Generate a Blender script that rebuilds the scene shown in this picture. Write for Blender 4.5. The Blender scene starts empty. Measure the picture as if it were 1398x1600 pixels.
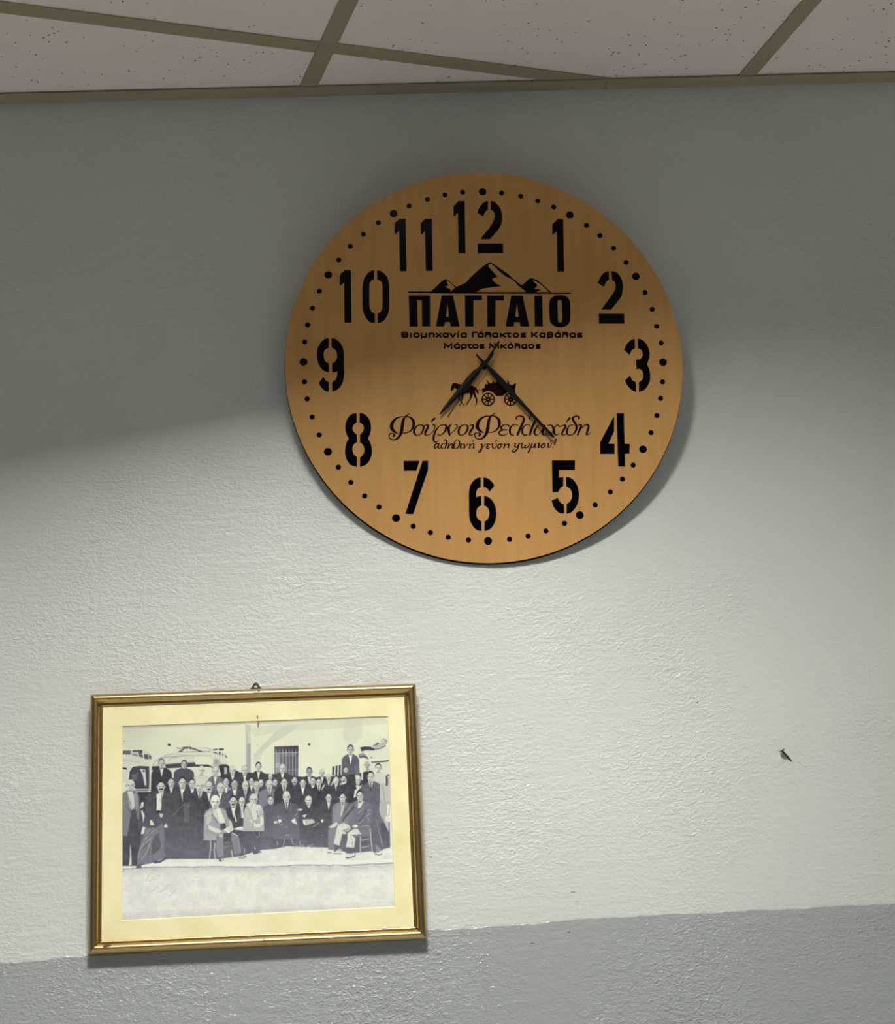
import bpy, bmesh, math, random
import numpy as np
from mathutils import Matrix, Vector

random.seed(7)
C = bpy.context.scene.collection
SC = bpy.context.scene

# ------------------------------------------------------------------ camera
cam_d = bpy.data.cameras.new('camera')
cam_d.sensor_fit = 'VERTICAL'
cam_d.sensor_height = 24.0
cam_d.lens = 24.0 * 2800.58 / 1600.0
cam_d.clip_start = 0.05
cam = bpy.data.objects.new('camera', cam_d)
C.objects.link(cam)
RT = Vector((0.99504203, -0.06912798, -0.07150308))
UP = Vector((0.04542641, -0.32367227, 0.94507815))
FW = Vector((0.08847491, 0.9436406, 0.31892727))
CAM_Z = 1.5
m = Matrix.Identity(4)
for i in range(3):
    m[i][0] = RT[i]; m[i][1] = UP[i]; m[i][2] = -FW[i]
m[0][3], m[1][3], m[2][3] = 0.0, -2.191564, CAM_Z
cam.matrix_world = m
SC.camera = cam

# ------------------------------------------------------------------ world, exposure
w = bpy.data.worlds.new('world'); SC.world = w; w.use_nodes = True
w.node_tree.nodes['Background'].inputs[0].default_value = (0.5, 0.5, 0.5, 1)
w.node_tree.nodes['Background'].inputs[1].default_value = 0.0   # closed room: no sky reaches it
SC.view_settings.view_transform = 'Standard'
SC.view_settings.look = 'None'
SC.view_settings.gamma = 1.0
SC.view_settings.use_curve_mapping = False
SC.view_settings.exposure = 0.0

LAMP_COLOR = (1.0, 0.998, 0.955)
NEAR_LAMP = 166.0         # emission of the troffer nearest to the wall
FILL_LAMP = 62.0          # emission of the unseen troffers added to lift the ambient light
PRINT_GAIN = 0.90

CEIL = CAM_Z + 1.3646     # underside of the ceiling grid
X0, X1, Y0 = -2.6, 3.3, -4.8

# ------------------------------------------------------------------ helpers
def link(o, parent=None):
    C.objects.link(o)
    if parent is not None: o.parent = parent
    return o

def empty(name, label=None, cat=None, group=None, mat=None):
    o = bpy.data.objects.new(name, None); C.objects.link(o)
    o.empty_display_size = 0.05
    if mat is not None: o.matrix_world = mat
    if label: o['label'] = label
    if cat: o['category'] = cat
    if group: o['group'] = group
    return o

def mesh_obj(name, bm_or_me, mat=None, parent=None, smooth=False, auto=None):
    if isinstance(bm_or_me, bmesh.types.BMesh):
        me = bpy.data.meshes.new(name); bm_or_me.to_mesh(me); bm_or_me.free()
    else: me = bm_or_me
    if mat is not None:
        me.materials.clear(); me.materials.append(mat)
    if smooth:
        me.polygons.foreach_set('use_smooth', [True] * len(me.polygons))
    o = bpy.data.objects.new(name, me)
    return link(o, parent)

def bm_box(bm, x0, x1, y0, y1, z0, z1):
    vs = [bm.verts.new(p) for p in ((x0,y0,z0),(x1,y0,z0),(x1,y1,z0),(x0,y1,z0),(x0,y0,z1),(x1,y0,z1),(x1,y1,z1),(x0,y1,z1))]
    for f in ((3,2,1,0),(4,5,6,7),(0,1,5,4),(1,2,6,5),(2,3,7,6),(3,0,4,7)):
        bm.faces.new([vs[i] for i in f])
    return vs

def prism(bm, pts, z0, z1):
    """polygon (ccw list of xy) extruded between two heights"""
    a = [bm.verts.new((p[0], p[1], z0)) for p in pts]
    b = [bm.verts.new((p[0], p[1], z1)) for p in pts]
    n = len(pts)
    bm.faces.new(list(reversed(a))); bm.faces.new(b)
    for i in range(n):
        j = (i + 1) % n
        bm.faces.new((a[i], a[j], b[j], b[i]))

def cyl(bm, p0, p1, r0, r1, n=16, caps=True):
    p0, p1 = Vector(p0), Vector(p1)
    d = (p1 - p0).normalized()
    a = d.orthogonal().normalized(); b = d.cross(a)
    A = [bm.verts.new(p0 + (a*math.cos(2*math.pi*i/n) + b*math.sin(2*math.pi*i/n))*r0) for i in range(n)]
    B = [bm.verts.new(p1 + (a*math.cos(2*math.pi*i/n) + b*math.sin(2*math.pi*i/n))*r1) for i in range(n)]
    for i in range(n):
        bm.faces.new((A[i], A[(i+1)%n], B[(i+1)%n], B[i]))
    if caps:
        bm.faces.new(list(reversed(A))); bm.faces.new(B)

# ------------------------------------------------------------------ materials
def new_mat(name):
    mt = bpy.data.materials.new(name); mt.use_nodes = True
    nt = mt.node_tree; b = nt.nodes['Principled BSDF']
    return mt, nt, b

def N(nt, typ, **kw):
    n = nt.nodes.new(typ)
    for k, v in kw.items():
        if k.startswith('i_'):
            key = k[2:]
            key = int(key) if key.isdigit() else key.replace('_', ' ')
            n.inputs[key].default_value = v
        else: setattr(n, k, v)
    return n

def plain(name, col, rough=0.5, metal=0.0, spec=0.5, coat=0.0):
    mt, nt, b = new_mat(name)
    b.inputs['Base Color'].default_value = (*col, 1)
    b.inputs['Roughness'].default_value = rough
    b.inputs['Metallic'].default_value = metal
    b.inputs['Specular IOR Level'].default_value = spec
    b.inputs['Coat Weight'].default_value = coat
    return mt

def coords(nt, scale=(1, 1, 1)):
    tc = N(nt, 'ShaderNodeTexCoord'); mp = N(nt, 'ShaderNodeMapping')
    mp.inputs['Scale'].default_value = scale
    nt.links.new(tc.outputs['Object'], mp.inputs['Vector'])
    return mp.outputs['Vector']

def painted_plaster(name, col, rough, spec, strength, streak=0.0, brush=0.0, crisp=0.0):
    """rolled emulsion paint over uneven plaster: colour is even, relief is bump"""
    mt, nt, b = new_mat(name)
    v = coords(nt)
    L = nt.links.new
    big = N(nt, 'ShaderNodeTexNoise', i_Scale=3.0, i_Detail=3.0); L(v, big.inputs['Vector'])
    ramp = N(nt, 'ShaderNodeMix', data_type='RGBA'); ramp.inputs[6].default_value = (*[c*0.965 for c in col], 1); ramp.inputs[7].default_value = (*[min(1, c*1.03) for c in col], 1)
    L(big.outputs[0], ramp.inputs[0]); L(ramp.outputs[2], b.inputs['Base Color'])
    b.inputs['Roughness'].default_value = rough
    b.inputs['Specular IOR Level'].default_value = spec
    # orange peel
    wv = coords(nt, (1.0, 1.0, 1.5))
    warp = N(nt, 'ShaderNodeTexNoise', i_Scale=60.0, i_Detail=2.0); L(wv, warp.inputs['Vector'])
    addv = N(nt, 'ShaderNodeVectorMath', operation='MULTIPLY_ADD'); addv.inputs[1].default_value = (0.012, 0.012, 0.012)
    L(warp.outputs['Color'], addv.inputs[0]); L(wv, addv.inputs[2])
    peel = N(nt, 'ShaderNodeTexNoise', i_Scale=185.0, i_Detail=3.0, i_Roughness=0.55); L(addv.outputs[0], peel.inputs['Vector'])
    peel2 = N(nt, 'ShaderNodeTexNoise', i_Scale=75.0, i_Detail=2.0, i_Roughness=0.5); L(addv.outputs[0], peel2.inputs['Vector'])
    pr = N(nt, 'ShaderNodeMapRange'); pr.inputs[1].default_value = 0.40; pr.inputs[2].default_value = 0.72; L(peel.outputs[0], pr.inputs[0])
    # patches where the roller texture is strong or worn flat
    patch = N(nt, 'ShaderNodeTexNoise', i_Scale=5.5, i_Detail=2.0); L(v, patch.inputs['Vector'])
    pm = N(nt, 'ShaderNodeMapRange'); pm.inputs[1].default_value = 0.38; pm.inputs[2].default_value = 0.68; pm.inputs[3].default_value = 0.25; pm.inputs[4].default_value = 1.0
    L(patch.outputs[0], pm.inputs[0])
    mul = N(nt, 'ShaderNodeMath', operation='MULTIPLY'); L(pr.outputs[0], mul.inputs[0]); L(pm.outputs[0], mul.inputs[1])
    mul2 = N(nt, 'ShaderNodeMath', operation='MULTIPLY_ADD'); L(peel2.outputs[0], mul2.inputs[0]); mul2.inputs[1].default_value = 0.9; L(mul.outputs[0], mul2.inputs[2])
    last = mul2.outputs[0]
    if streak:
        sv = coords(nt, (1.0, 1.0, 7.0))
        st = N(nt, 'ShaderNodeTexNoise', i_Scale=16.0, i_Detail=3.0); L(sv, st.inputs['Vector'])
        s2 = N(nt, 'ShaderNodeMath', operation='MULTIPLY_ADD'); L(st.outputs[0], s2.inputs[0]); s2.inputs[1].default_value = streak; L(last, s2.inputs[2]); last = s2.outputs[0]
    if brush:
        bv = coords(nt, (5.0, 1.0, 1.0))
        bt = N(nt, 'ShaderNodeTexNoise', i_Scale=22.0, i_Detail=3.0); L(bv, bt.inputs['Vector'])
        s3 = N(nt, 'ShaderNodeMath', operation='MULTIPLY_ADD'); L(bt.outputs[0], s3.inputs[0]); s3.inputs[1].default_value = brush; L(last, s3.inputs[2]); last = s3.outputs[0]
    if crisp:
        fn = N(nt, 'ShaderNodeTexNoise', i_Scale=235.0, i_Detail=2.0, i_Roughness=0.6); L(addv.outputs[0], fn.inputs['Vector'])
        fr_ = N(nt, 'ShaderNodeMapRange'); fr_.inputs[1].default_value = 0.50; fr_.inputs[2].default_value = 0.70; fr_.inputs[4].default_value = crisp; L(fn.outputs[0], fr_.inputs[0])
        fm = N(nt, 'ShaderNodeMath', operation='MULTIPLY_ADD'); L(fr_.outputs[0], fm.inputs[0]); L(pm.outputs[0], fm.inputs[1]); L(last, fm.inputs[2]); last = fm.outputs[0]
    bp = N(nt, 'ShaderNodeBump'); bp.inputs['Strength'].default_value = 1.0; bp.inputs['Distance'].default_value = strength
    L(last, bp.inputs['Height']); L(bp.outputs[0], b.inputs['Normal'])
    return mt

M_WALL = painted_plaster('wall_paint', (0.615, 0.615, 0.565), 0.34, 0.5, 0.00068, streak=0.8, brush=0.3, crisp=0.30)
M_DADO = painted_plaster('dado_gloss_paint', (0.356, 0.370, 0.362), 0.15, 0.5, 0.00075, streak=0.9, crisp=0.75)

def tile_material():
    mt, nt, b = new_mat('mineral_ceiling_tile'); L = nt.links.new
    v = coords(nt)
    base = N(nt, 'ShaderNodeTexNoise', i_Scale=6.0, i_Detail=3.0); L(v, base.inputs['Vector'])
    mix = N(nt, 'ShaderNodeMix', data_type='RGBA'); mix.inputs[6].default_value = (0.88, 0.765, 0.675, 1); mix.inputs[7].default_value = (0.94, 0.82, 0.725, 1)
    L(base.outputs[0], mix.inputs[0])
    # pinholes in loose clusters
    vo = N(nt, 'ShaderNodeTexVoronoi', i_Scale=135.0); vo.inputs['Randomness'].default_value = 1.0
    wp = N(nt, 'ShaderNodeTexNoise', i_Scale=260.0, i_Detail=1.0); L(v, wp.inputs['Vector'])
    ad = N(nt, 'ShaderNodeVectorMath', operation='MULTIPLY_ADD'); ad.inputs[1].default_value = (0.004, 0.004, 0.004); L(wp.outputs['Color'], ad.inputs[0]); L(v, ad.inputs[2])
    L(ad.outputs[0], vo.inputs['Vector'])
    hole = N(nt, 'ShaderNodeMath', operation='LESS_THAN'); L(vo.outputs['Distance'], hole.inputs[0]); hole.inputs[1].default_value = 0.19
    sep = N(nt, 'ShaderNodeSeparateColor'); L(vo.outputs['Color'], sep.inputs[0])
    cl = N(nt, 'ShaderNodeTexNoise', i_Scale=13.0, i_Detail=2.0); L(v, cl.inputs['Vector'])
    clm = N(nt, 'ShaderNodeMapRange'); clm.inputs[1].default_value = 0.42; clm.inputs[2].default_value = 0.78; clm.inputs[3].default_value = 0.0; clm.inputs[4].default_value = 0.8; L(cl.outputs[0], clm.inputs[0])
    pick = N(nt, 'ShaderNodeMath', operation='LESS_THAN'); L(sep.outputs[0], pick.inputs[0]); L(clm.outputs[0], pick.inputs[1])
    hm = N(nt, 'ShaderNodeMath', operation='MULTIPLY'); L(hole.outputs[0], hm.inputs[0]); L(pick.outputs[0], hm.inputs[1])
    mix2 = N(nt, 'ShaderNodeMix', data_type='RGBA'); mix2.inputs[7].default_value = (0.16, 0.125, 0.10, 1)
    L(hm.outputs[0], mix2.inputs[0]); L(mix.outputs[2], mix2.inputs[6]); L(mix2.outputs[2], b.inputs['Base Color'])
    b.inputs['Roughness'].default_value = 0.9; b.inputs['Specular IOR Level'].default_value = 0.2
    fn = N(nt, 'ShaderNodeTexNoise', i_Scale=180.0, i_Detail=3.0); L(v, fn.inputs['Vector'])
    sb = N(nt, 'ShaderNodeMath', operation='MULTIPLY_ADD'); L(hm.outputs[0], sb.inputs[0]); sb.inputs[1].default_value = -2.0; L(fn.outputs[0], sb.inputs[2])
    bp = N(nt, 'ShaderNodeBump'); bp.inputs['Distance'].default_value = 0.0006; L(sb.outputs[0], bp.inputs['Height']); L(bp.outputs[0], b.inputs['Normal'])
    return mt
M_TILE = tile_material()
M_TEE = plain('beige_enamelled_tee', (0.365, 0.300, 0.190), 0.55)
M_SLAB = plain('concrete_soffit', (0.25, 0.24, 0.23), 0.9)
M_BAFFLE = plain('matt_black_baffle', (0.03, 0.03, 0.03), 0.9)
M_FLOOR = plain('pale_floor', (0.72, 0.76, 0.80), 0.5)
M_ROOM = plain('room_wall_paint', (0.15, 0.165, 0.175), 0.6)

def wood_material():
    mt, nt, b = new_mat('birch_plywood'); L = nt.links.new
    v = coords(nt, (9.0, 0.8, 1.0))
    g = N(nt, 'ShaderNodeTexNoise', i_Scale=9.0, i_Detail=5.0, i_Roughness=0.6, i_Distortion=0.4); L(v, g.inputs['Vector'])
    v2 = coords(nt, (1.0, 0.35, 1.0))
    bl = N(nt, 'ShaderNodeTexNoise', i_Scale=7.0, i_Detail=2.0); L(v2, bl.inputs['Vector'])
    r1 = N(nt, 'ShaderNodeMix', data_type='RGBA'); r1.inputs[6].default_value = (0.50, 0.264, 0.087, 1); r1.inputs[7].default_value = (0.575, 0.308, 0.103, 1)
    mr = N(nt, 'ShaderNodeMapRange'); mr.inputs[1].default_value = 0.3; mr.inputs[2].default_value = 0.72; L(g.outputs[0], mr.inputs[0]); L(mr.outputs[0], r1.inputs[0])
    r2 = N(nt, 'ShaderNodeMix', data_type='RGBA', blend_type='MULTIPLY'); r2.inputs[0].default_value = 1.0
    mr2 = N(nt, 'ShaderNodeMapRange'); mr2.inputs[1].default_value = 0.3; mr2.inputs[2].default_value = 0.7; mr2.inputs[3].default_value = 0.93; mr2.inputs[4].default_value = 1.04; L(bl.outputs[0], mr2.inputs[0])
    L(r1.outputs[2], r2.inputs[6]); L(mr2.outputs[0], r2.inputs[7]); L(r2.outputs[2], b.inputs['Base Color'])
    b.inputs['Roughness'].default_value = 0.5; b.inputs['Specular IOR Level'].default_value = 0.15
    bp = N(nt, 'ShaderNodeBump'); bp.inputs['Distance'].default_value = 0.0001; L(g.outputs[0], bp.inputs['Height']); L(bp.outputs[0], b.inputs['Normal'])
    return mt
M_WOOD = wood_material()
M_BLACK = plain('gloss_black_acrylic', (0.0022, 0.0014, 0.0015), 0.09, spec=0.09)
M_BURN = plain('laser_engraved_brown', (0.014, 0.0032, 0.0026), 0.8, spec=0.05)
M_HAND = plain('satin_black_metal', (0.004, 0.004, 0.0045), 0.4, spec=0.18)

def gold_material():
    mt, nt, b = new_mat('brushed_gold_moulding'); L = nt.links.new
    v = coords(nt, (1, 1, 1))
    n = N(nt, 'ShaderNodeTexNoise', i_Scale=12.0, i_Detail=2.0); L(v, n.inputs['Vector'])
    mx = N(nt, 'ShaderNodeMix', data_type='RGBA'); mx.inputs[6].default_value = (0.44, 0.30, 0.125, 1); mx.inputs[7].default_value = (0.53, 0.37, 0.16, 1)
    L(n.outputs[0], mx.inputs[0]); L(mx.outputs[2], b.inputs['Base Color'])
    b.inputs['Metallic'].default_value = 0.92; b.inputs['Roughness'].default_value = 0.30
    return mt
M_GOLD = gold_material()

def mat_board():
    mt, nt, b = new_mat('aged_cream_card'); L = nt.links.new
    v = coords(nt)
    n = N(nt, 'ShaderNodeTexNoise', i_Scale=16.0, i_Detail=5.0, i_Roughness=0.6); L(v, n.inputs['Vector'])
    mr = N(nt, 'ShaderNodeMapRange'); mr.inputs[1].default_value = 0.42; mr.inputs[2].default_value = 0.78; L(n.outputs[0], mr.inputs[0])
    mx = N(nt, 'ShaderNodeMix', data_type='RGBA'); mx.inputs[6].default_value = (0.92, 0.845, 0.50, 1); mx.inputs[7].default_value = (0.80, 0.71, 0.36, 1)
    L(mr.outputs[0], mx.inputs[0]); L(mx.outputs[2], b.inputs['Base Color'])
    b.inputs['Roughness'].default_value = 0.75; b.inputs['Specular IOR Level'].default_value = 0.25
    return mt
M_CARD = mat_board()

def print_material():
    mt, nt, b = new_mat('photographic_print'); L = nt.links.new
    a = N(nt, 'ShaderNodeAttribute', attribute_name='pigment'); L(a.outputs['Color'], b.inputs['Base Color'])
    b.inputs['Roughness'].default_value = 0.5; b.inputs['Specular IOR Level'].default_value = 0.3
    return mt
M_PRINT = print_material()
M_HOOK = plain('dull_zinc', (0.035, 0.035, 0.028), 0.5, metal=0.2)
M_NAIL = plain('dark_steel_nail', (0.05, 0.045, 0.035), 0.5, metal=0.6)
M_BACKBOARD = plain('brown_hardboard', (0.16, 0.09, 0.045), 0.8)
M_HOLE = plain('dark_plaster_hole', (0.10, 0.095, 0.08), 0.9)
M_STAIN = plain('brown_drip_stain', (0.30, 0.17, 0.045), 0.7)
def lamp_mat(name, s):
    mt, nt, b = new_mat(name)
    b.inputs['Base Color'].default_value = (0.8, 0.8, 0.8, 1)
    b.inputs['Emission Color'].default_value = (*LAMP_COLOR, 1)
    b.inputs['Emission Strength'].default_value = s
    return mt
M_LAMP_NEAR = lamp_mat('lit_lamp_near_wall', NEAR_LAMP)
M_LAMP_FILL = lamp_mat('added_fill_lamp', FILL_LAMP)  # for the added fittings that brighten floor and ceiling by bounce

# ------------------------------------------------------------------ room shell
def struct(name, bm, mat, parent=None):
    o = mesh_obj(name, bm, mat, parent)
    if parent is None: o['kind'] = 'structure'
    return o

bm = bmesh.new(); bm_box(bm, X0, X1, 0.0, 0.15, 0.0, CEIL + 0.3)
wall_back = struct('wall_back', bm, M_WALL)
bm = bmesh.new(); bm_box(bm, X0 - 0.1, X0, Y0, 0.15, 0.0, CEIL + 0.3); struct('wall_left', bm, M_ROOM)
bm = bmesh.new(); bm_box(bm, X1, X1 + 0.1, Y0, 0.15, 0.0, CEIL + 0.3); struct('wall_right', bm, M_ROOM)
bm = bmesh.new(); bm_box(bm, X0 - 0.1, X1 + 0.1, Y0 - 0.1, Y0, 0.0, CEIL + 0.3); struct('wall_front', bm, M_ROOM)
bm = bmesh.new(); bm_box(bm, X0 - 0.1, X1 + 0.1, Y0 - 0.1, 0.15, -0.1, 0.0); struct('floor', bm, M_FLOOR)

# gloss paint dado: a thin skin of paint with a hand-cut wavy top edge
prof = [(-0.50, .2070), (-0.36, .2086), (-0.316, .2084), (-0.29, .2100), (-0.256, .2098), (-0.20, .2090), (-0.10, .2105), (0.0, .2120), (0.10, .2135),
        (0.147, .2141), (0.20, .2128), (0.246, .2129), (0.27, .2131), (0.29, .2143), (0.312, .2147), (0.36, .2146), (0.40, .2143), (0.46, .2128),
        (0.52, .2118), (0.56, .2110), (0.60, .2101), (0.64, .2100), (0.68, .2090), (0.72, .2086), (0.80, .2090)]
def dado_top(x):
    for (a, za), (b_, zb) in zip(prof, prof[1:]):
        if a <= x <= b_:
            t = (x - a) / (b_ - a); z = za + (zb - za) * t; break
    else: z = prof[0][1] if x < prof[0][0] else prof[-1][1]
    return z + 0.0005 * math.sin(x * 61) + 0.0004 * math.sin(x * 173 + 1) + 0.0003 * math.sin(x * 411) + CAM_Z
bm = bmesh.new()
xs = [X0 + (X1 - X0) * i / 40 for i in range(41)]
xs = sorted(set([x for x in xs if x < -0.5 or x > 0.85] + [-0.5 + i * 0.004 for i in range(339)]))
rows = []
for x in xs:
    zt = dado_top(x)
    rows.append([bm.verts.new(p) for p in ((x, -0.0001, 0.0), (x, -0.0012, 0.0), (x, -0.0012, zt - 0.0012), (x, -0.0007, zt - 0.0002), (x, -0.0001, zt))])
for a, b_ in zip(rows, rows[1:]):
    for k in range(4):
        bm.faces.new((a[k], b_[k], b_[k+1], a[k+1]))
bmesh.ops.recalc_face_normals(bm, faces=bm.faces)
dado = struct('trim_1', bm, M_DADO); dado['label'] = 'grey green gloss painted lower band of the wall'

# ------------------------------------------------------------------ suspended ceiling
PHI = 0.2577
B = Vector((math.cos(PHI), math.sin(PHI))); A = Vector((B.y, -B.x))
ORG = Vector((0.0492, 0.0)); T0 = 0.1186; CELL = 0.6; HALF = 0.012
def gp(u, v): return ORG + B * u + A * (T0 + v)      # grid coordinates (metres) to room
bm = bmesh.new(); bm_box(bm, X0, X1, Y0, 0.0, CEIL + 0.25, CEIL + 0.3)
ceiling = struct('ceiling', bm, M_SLAB)

def clip(poly, x0, x1, y0, y1):
    def cut(ps, f):
        out = []
        for i, p in enumerate(ps):
            q = ps[(i + 1) % len(ps)]; fp, fq = f(p), f(q)
            if fp >= 0: out.append(p)
            if (fp >= 0) != (fq >= 0):
                t = fp / (fp - fq); out.append((p[0] + (q[0]-p[0])*t, p[1] + (q[1]-p[1])*t))
        return out
    for f in (lambda p: p[0]-x0, lambda p: x1-p[0], lambda p: p[1]-y0, lambda p: y1-p[1]):
        poly = cut(poly, f)
        if len(poly) < 3: return []
    return poly
def area(ps): return 0.5 * sum(ps[i][0]*ps[(i+1)%len(ps)][1] - ps[(i+1)%len(ps)][0]*ps[i][1] for i in range(len(ps)))

LIGHT_CELLS = {(-1, 1): 'nearest to the wall with the clock', (-1, 4): 'added unseen for fill light, second from the clock wall, in the middle row', (-4, 4): 'in the left row of the room', (2, 4): 'in the right row of the room', (-1, 6): 'farthest from the clock wall'}
tile_bottom = CEIL + 0.0022
for i in range(-8, 9):
    for j in range(-6, 12):
        if (i, j) in LIGHT_CELLS: continue
        g = 0.0035
        ps = [gp(i*CELL + g, j*CELL + g), gp((i+1)*CELL - g, j*CELL + g), gp((i+1)*CELL - g, (j+1)*CELL - g), gp(i*CELL + g, (j+1)*CELL - g)]
        ps = clip([tuple(p) for p in ps], X0 + .002, X1 - .002, Y0 + .002, -0.003)
        if not ps or abs(area(ps)) < 0.002: continue
        if area(ps) < 0: ps = ps[::-1]
        sag = random.uniform(0, 0.0012)
        bm = bmesh.new(); prism(bm, ps, tile_bottom + sag, tile_bottom + 0.015)
        mesh_obj('ceiling_tile', bm, M_TILE, ceiling)

def tee(p, q, w0, z=0.0):
    """inverted T section between two room points, clipped to the room"""
    d = (q - p).normalized(); n = Vector((-d.y, d.x))
    fl = [tuple(p - n*w0), tuple(q - n*w0), tuple(q + n*w0), tuple(p + n*w0)]
    fl = clip(fl, X0 + .001, X1 - .001, Y0 + .001, -0.0008)
    if not fl or abs(area(fl)) < 1e-4: return
    if area(fl) < 0: fl = fl[::-1]
    bm = bmesh.new(); prism(bm, fl, CEIL + z, CEIL + z + 0.0016)
    wb = [tuple(p - n*0.0015), tuple(q - n*0.0015), tuple(q + n*0.0015), tuple(p + n*0.0015)]
    wb = clip(wb, X0 + .001, X1 - .001, Y0 + .001, -0.001)
    if wb and abs(area(wb)) > 1e-5:
        if area(wb) < 0: wb = wb[::-1]
        prism(bm, wb, CEIL + z + 0.0016, CEIL + z + 0.038)
    mesh_obj('ceiling_tee', bm, M_TEE, ceiling)
for i in range(-8, 9):                                  # main tees, running away from the wall
    tee(gp(i*CELL, -3.0), gp(i*CELL, 7.0), HALF)
for j in range(-6, 12):                                 # cross tees, one piece per bay
    for i in range(-8, 9):
        jog = -0.0015 if i % 2 else 0.0015
        tee(gp(i*CELL + HALF + .0003, j*CELL + jog), gp((i+1)*CELL - HALF - .0003, j*CELL + jog), 0.0118, 0.0004)
# wall angle along the wall, in lengths as it comes
xs = [X0 + .001, -1.9, 0.475, X1 - .001]
for a, b_ in zip(xs, xs[1:]):
    bm = bmesh.new(); dz = random.uniform(-.0006, .0004)
    bm_box(bm, a, b_ - 0.0006, -0.0240, -0.0004, CEIL - 0.0016 + dz, CEIL - 0.0002 + dz)
    bm_box(bm, a, b_ - 0.0006, -0.0016, -0.0004, CEIL - 0.0002 + dz, CEIL + 0.022)
    mesh_obj('wall_angle', bm, M_TEE, ceiling)

# recessed square light fittings (out of the picture); all but the nearest are added fill
LIGHT_H, AP, EM, EMU, OFF = 0.245, 0.285, 0.112, 0.20, -0.014
for (i, j), where in LIGHT_CELLS.items():
    near = (i, j) == (-1, 1)
    c = gp((i + .5)*CELL, (j + .5)*CELL)
    mat = Matrix.Translation((c.x, c.y, CEIL)) @ Matrix.Rotation(PHI, 4, 'Z')
    t = empty('ceiling_light', 'square recessed ceiling light ' + where, 'ceiling light', 'recessed ceiling lights', mat=mat)
    bm = bmesh.new()
    for k in range(4):
        r = Matrix.Rotation(k*math.pi/2, 3, 'Z')
        vs = bm_box(bm, -AP - .01, AP + .01, AP, AP + .01, 0.0022, LIGHT_H + .01)
        for v_ in vs: v_.co = r @ v_.co
    bm_box(bm, -AP - .01, AP + .01, -AP - .01, AP + .01, LIGHT_H + .01, LIGHT_H + .02)
    mesh_obj('housing', bm, M_BAFFLE, t)
    bm = bmesh.new(); bm_box(bm, -EMU, EMU, -EM - OFF, EM - OFF, LIGHT_H - .004, LIGHT_H + .006)
    mesh_obj('lamp', bm, M_LAMP_NEAR if near else M_LAMP_FILL, t)

# ------------------------------------------------------------------ flat artwork helpers
def hom(H, x, y):
    w_ = H[2][0]*x + H[2][1]*y + H[2][2]
    return ((H[0][0]*x + H[0][1]*y + H[0][2]) / w_, (H[1][0]*x + H[1][1]*y + H[1][2]) / w_)
# artwork sheet coordinates -> metres on the clock face (origin at the spindle)
H_FACE = [[0.0008618453727736161, -1.7741494328524513e-05, -0.6426926151200342], [7.262470214948949e-07, -0.0008899638374360654, 0.5036077547060362], [-2.240112857670455e-05, 7.305900099785758e-05, 1.0]]

def parse(s, ox=0.0, oy=0.0, k=1.0):
    """'c10,20 30,40 ...': c marks a corner, the rest is a smooth run through the points"""
    out = []
    for tok in s.split():
        c = tok[0] == 'c'
        x, y = (tok[1:] if c else tok).split(',')
        out.append((ox + float(x)*k, oy + float(y)*k, c))
    return out
def cr(p0, p1, p2, p3, t):
    return [0.5*((2*b) + (-a + c)*t + (2*a - 5*b + 4*c - d)*t*t + (-a + 3*b - 3*c + d)*t**3) for a, b, c, d in zip(p0, p1, p2, p3)]
def run(pts, closed, n=4):
    out = []; L = len(pts)
    if L == 2 and not closed: return list(pts)
    for i in range(L if closed else L - 1):
        p1, p2 = pts[i], pts[(i+1) % L]
        p0 = pts[i-1] if (closed or i > 0) else p1
        p3 = pts[(i+2) % L] if (closed or i < L-2) else p2
        for s in range(n): out.append(cr(p0, p1, p2, p3, s/n))
    if not closed: out.append(list(pts[-1]))
    return out
def outline(s, ox=0.0, oy=0.0, k=1.0, n=4):
    P = parse(s, ox, oy, k)
    cs = [i for i, p in enumerate(P) if p[2]]
    if not cs: return run([p[:2] for p in P], True, n)
    out = []
    for a, b in zip(cs, cs[1:] + [cs[0] + len(P)]):
        seg = [P[i % len(P)][:2] for i in range(a, b + 1)]
        out += ([list(seg[0])] if len(seg) == 2 else run(seg, False, n)[:-1])
    return out
def to_face(poly): return [hom(H_FACE, p[0], p[1]) for p in poly]

def plate(name, loops, z0, z1, mat, parent, bevel=0.0):
    """flat plate between z0 and z1 bounded by closed loops (even-odd)"""
    cu = bpy.data.curves.new(name, 'CURVE'); cu.dimensions = '2D'; cu.fill_mode = 'BOTH'
    cu.extrude = (z1 - z0) / 2
    for lp in loops:
        sp = cu.splines.new('POLY'); sp.points.add(len(lp) - 1)
        for pt, p in zip(sp.points, lp): pt.co = (p[0], p[1], 0, 1)
        sp.use_cyclic_u = True
    tmp = bpy.data.objects.new('tmp', cu); C.objects.link(tmp)
    dg = bpy.context.evaluated_depsgraph_get(); dg.update()
    me = bpy.data.meshes.new_from_object(tmp.evaluated_get(dg))
    bpy.data.objects.remove(tmp); bpy.data.curves.remove(cu)
    me.name = name
    me.transform(Matrix.Translation((0, 0, (z0 + z1) / 2)))
    me.materials.clear(); me.materials.append(mat)
    return link(bpy.data.objects.new(name, me), parent)

# ------------------------------------------------------------------ the wall clock
e1 = Vector((0.99876744, -0.01292424, -0.04792253)); e2 = Vector((0.04573044, -0.13573847, 0.98968874)); e3 = Vector((-0.0192959, -0.9906604, -0.13498013))
m = Matrix.Identity(4)
for i in range(3): m[i][0] = e1[i]; m[i][1] = e2[i]; m[i][2] = e3[i]
m[0][3], m[1][3], m[2][3] = 0.26541364, -0.042, CAM_Z + 0.93064109
clock = empty('wall_clock', 'large round plywood wall clock with black stencil numerals and Greek lettering', 'clock', mat=m)
THICK = 0.0034

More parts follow.
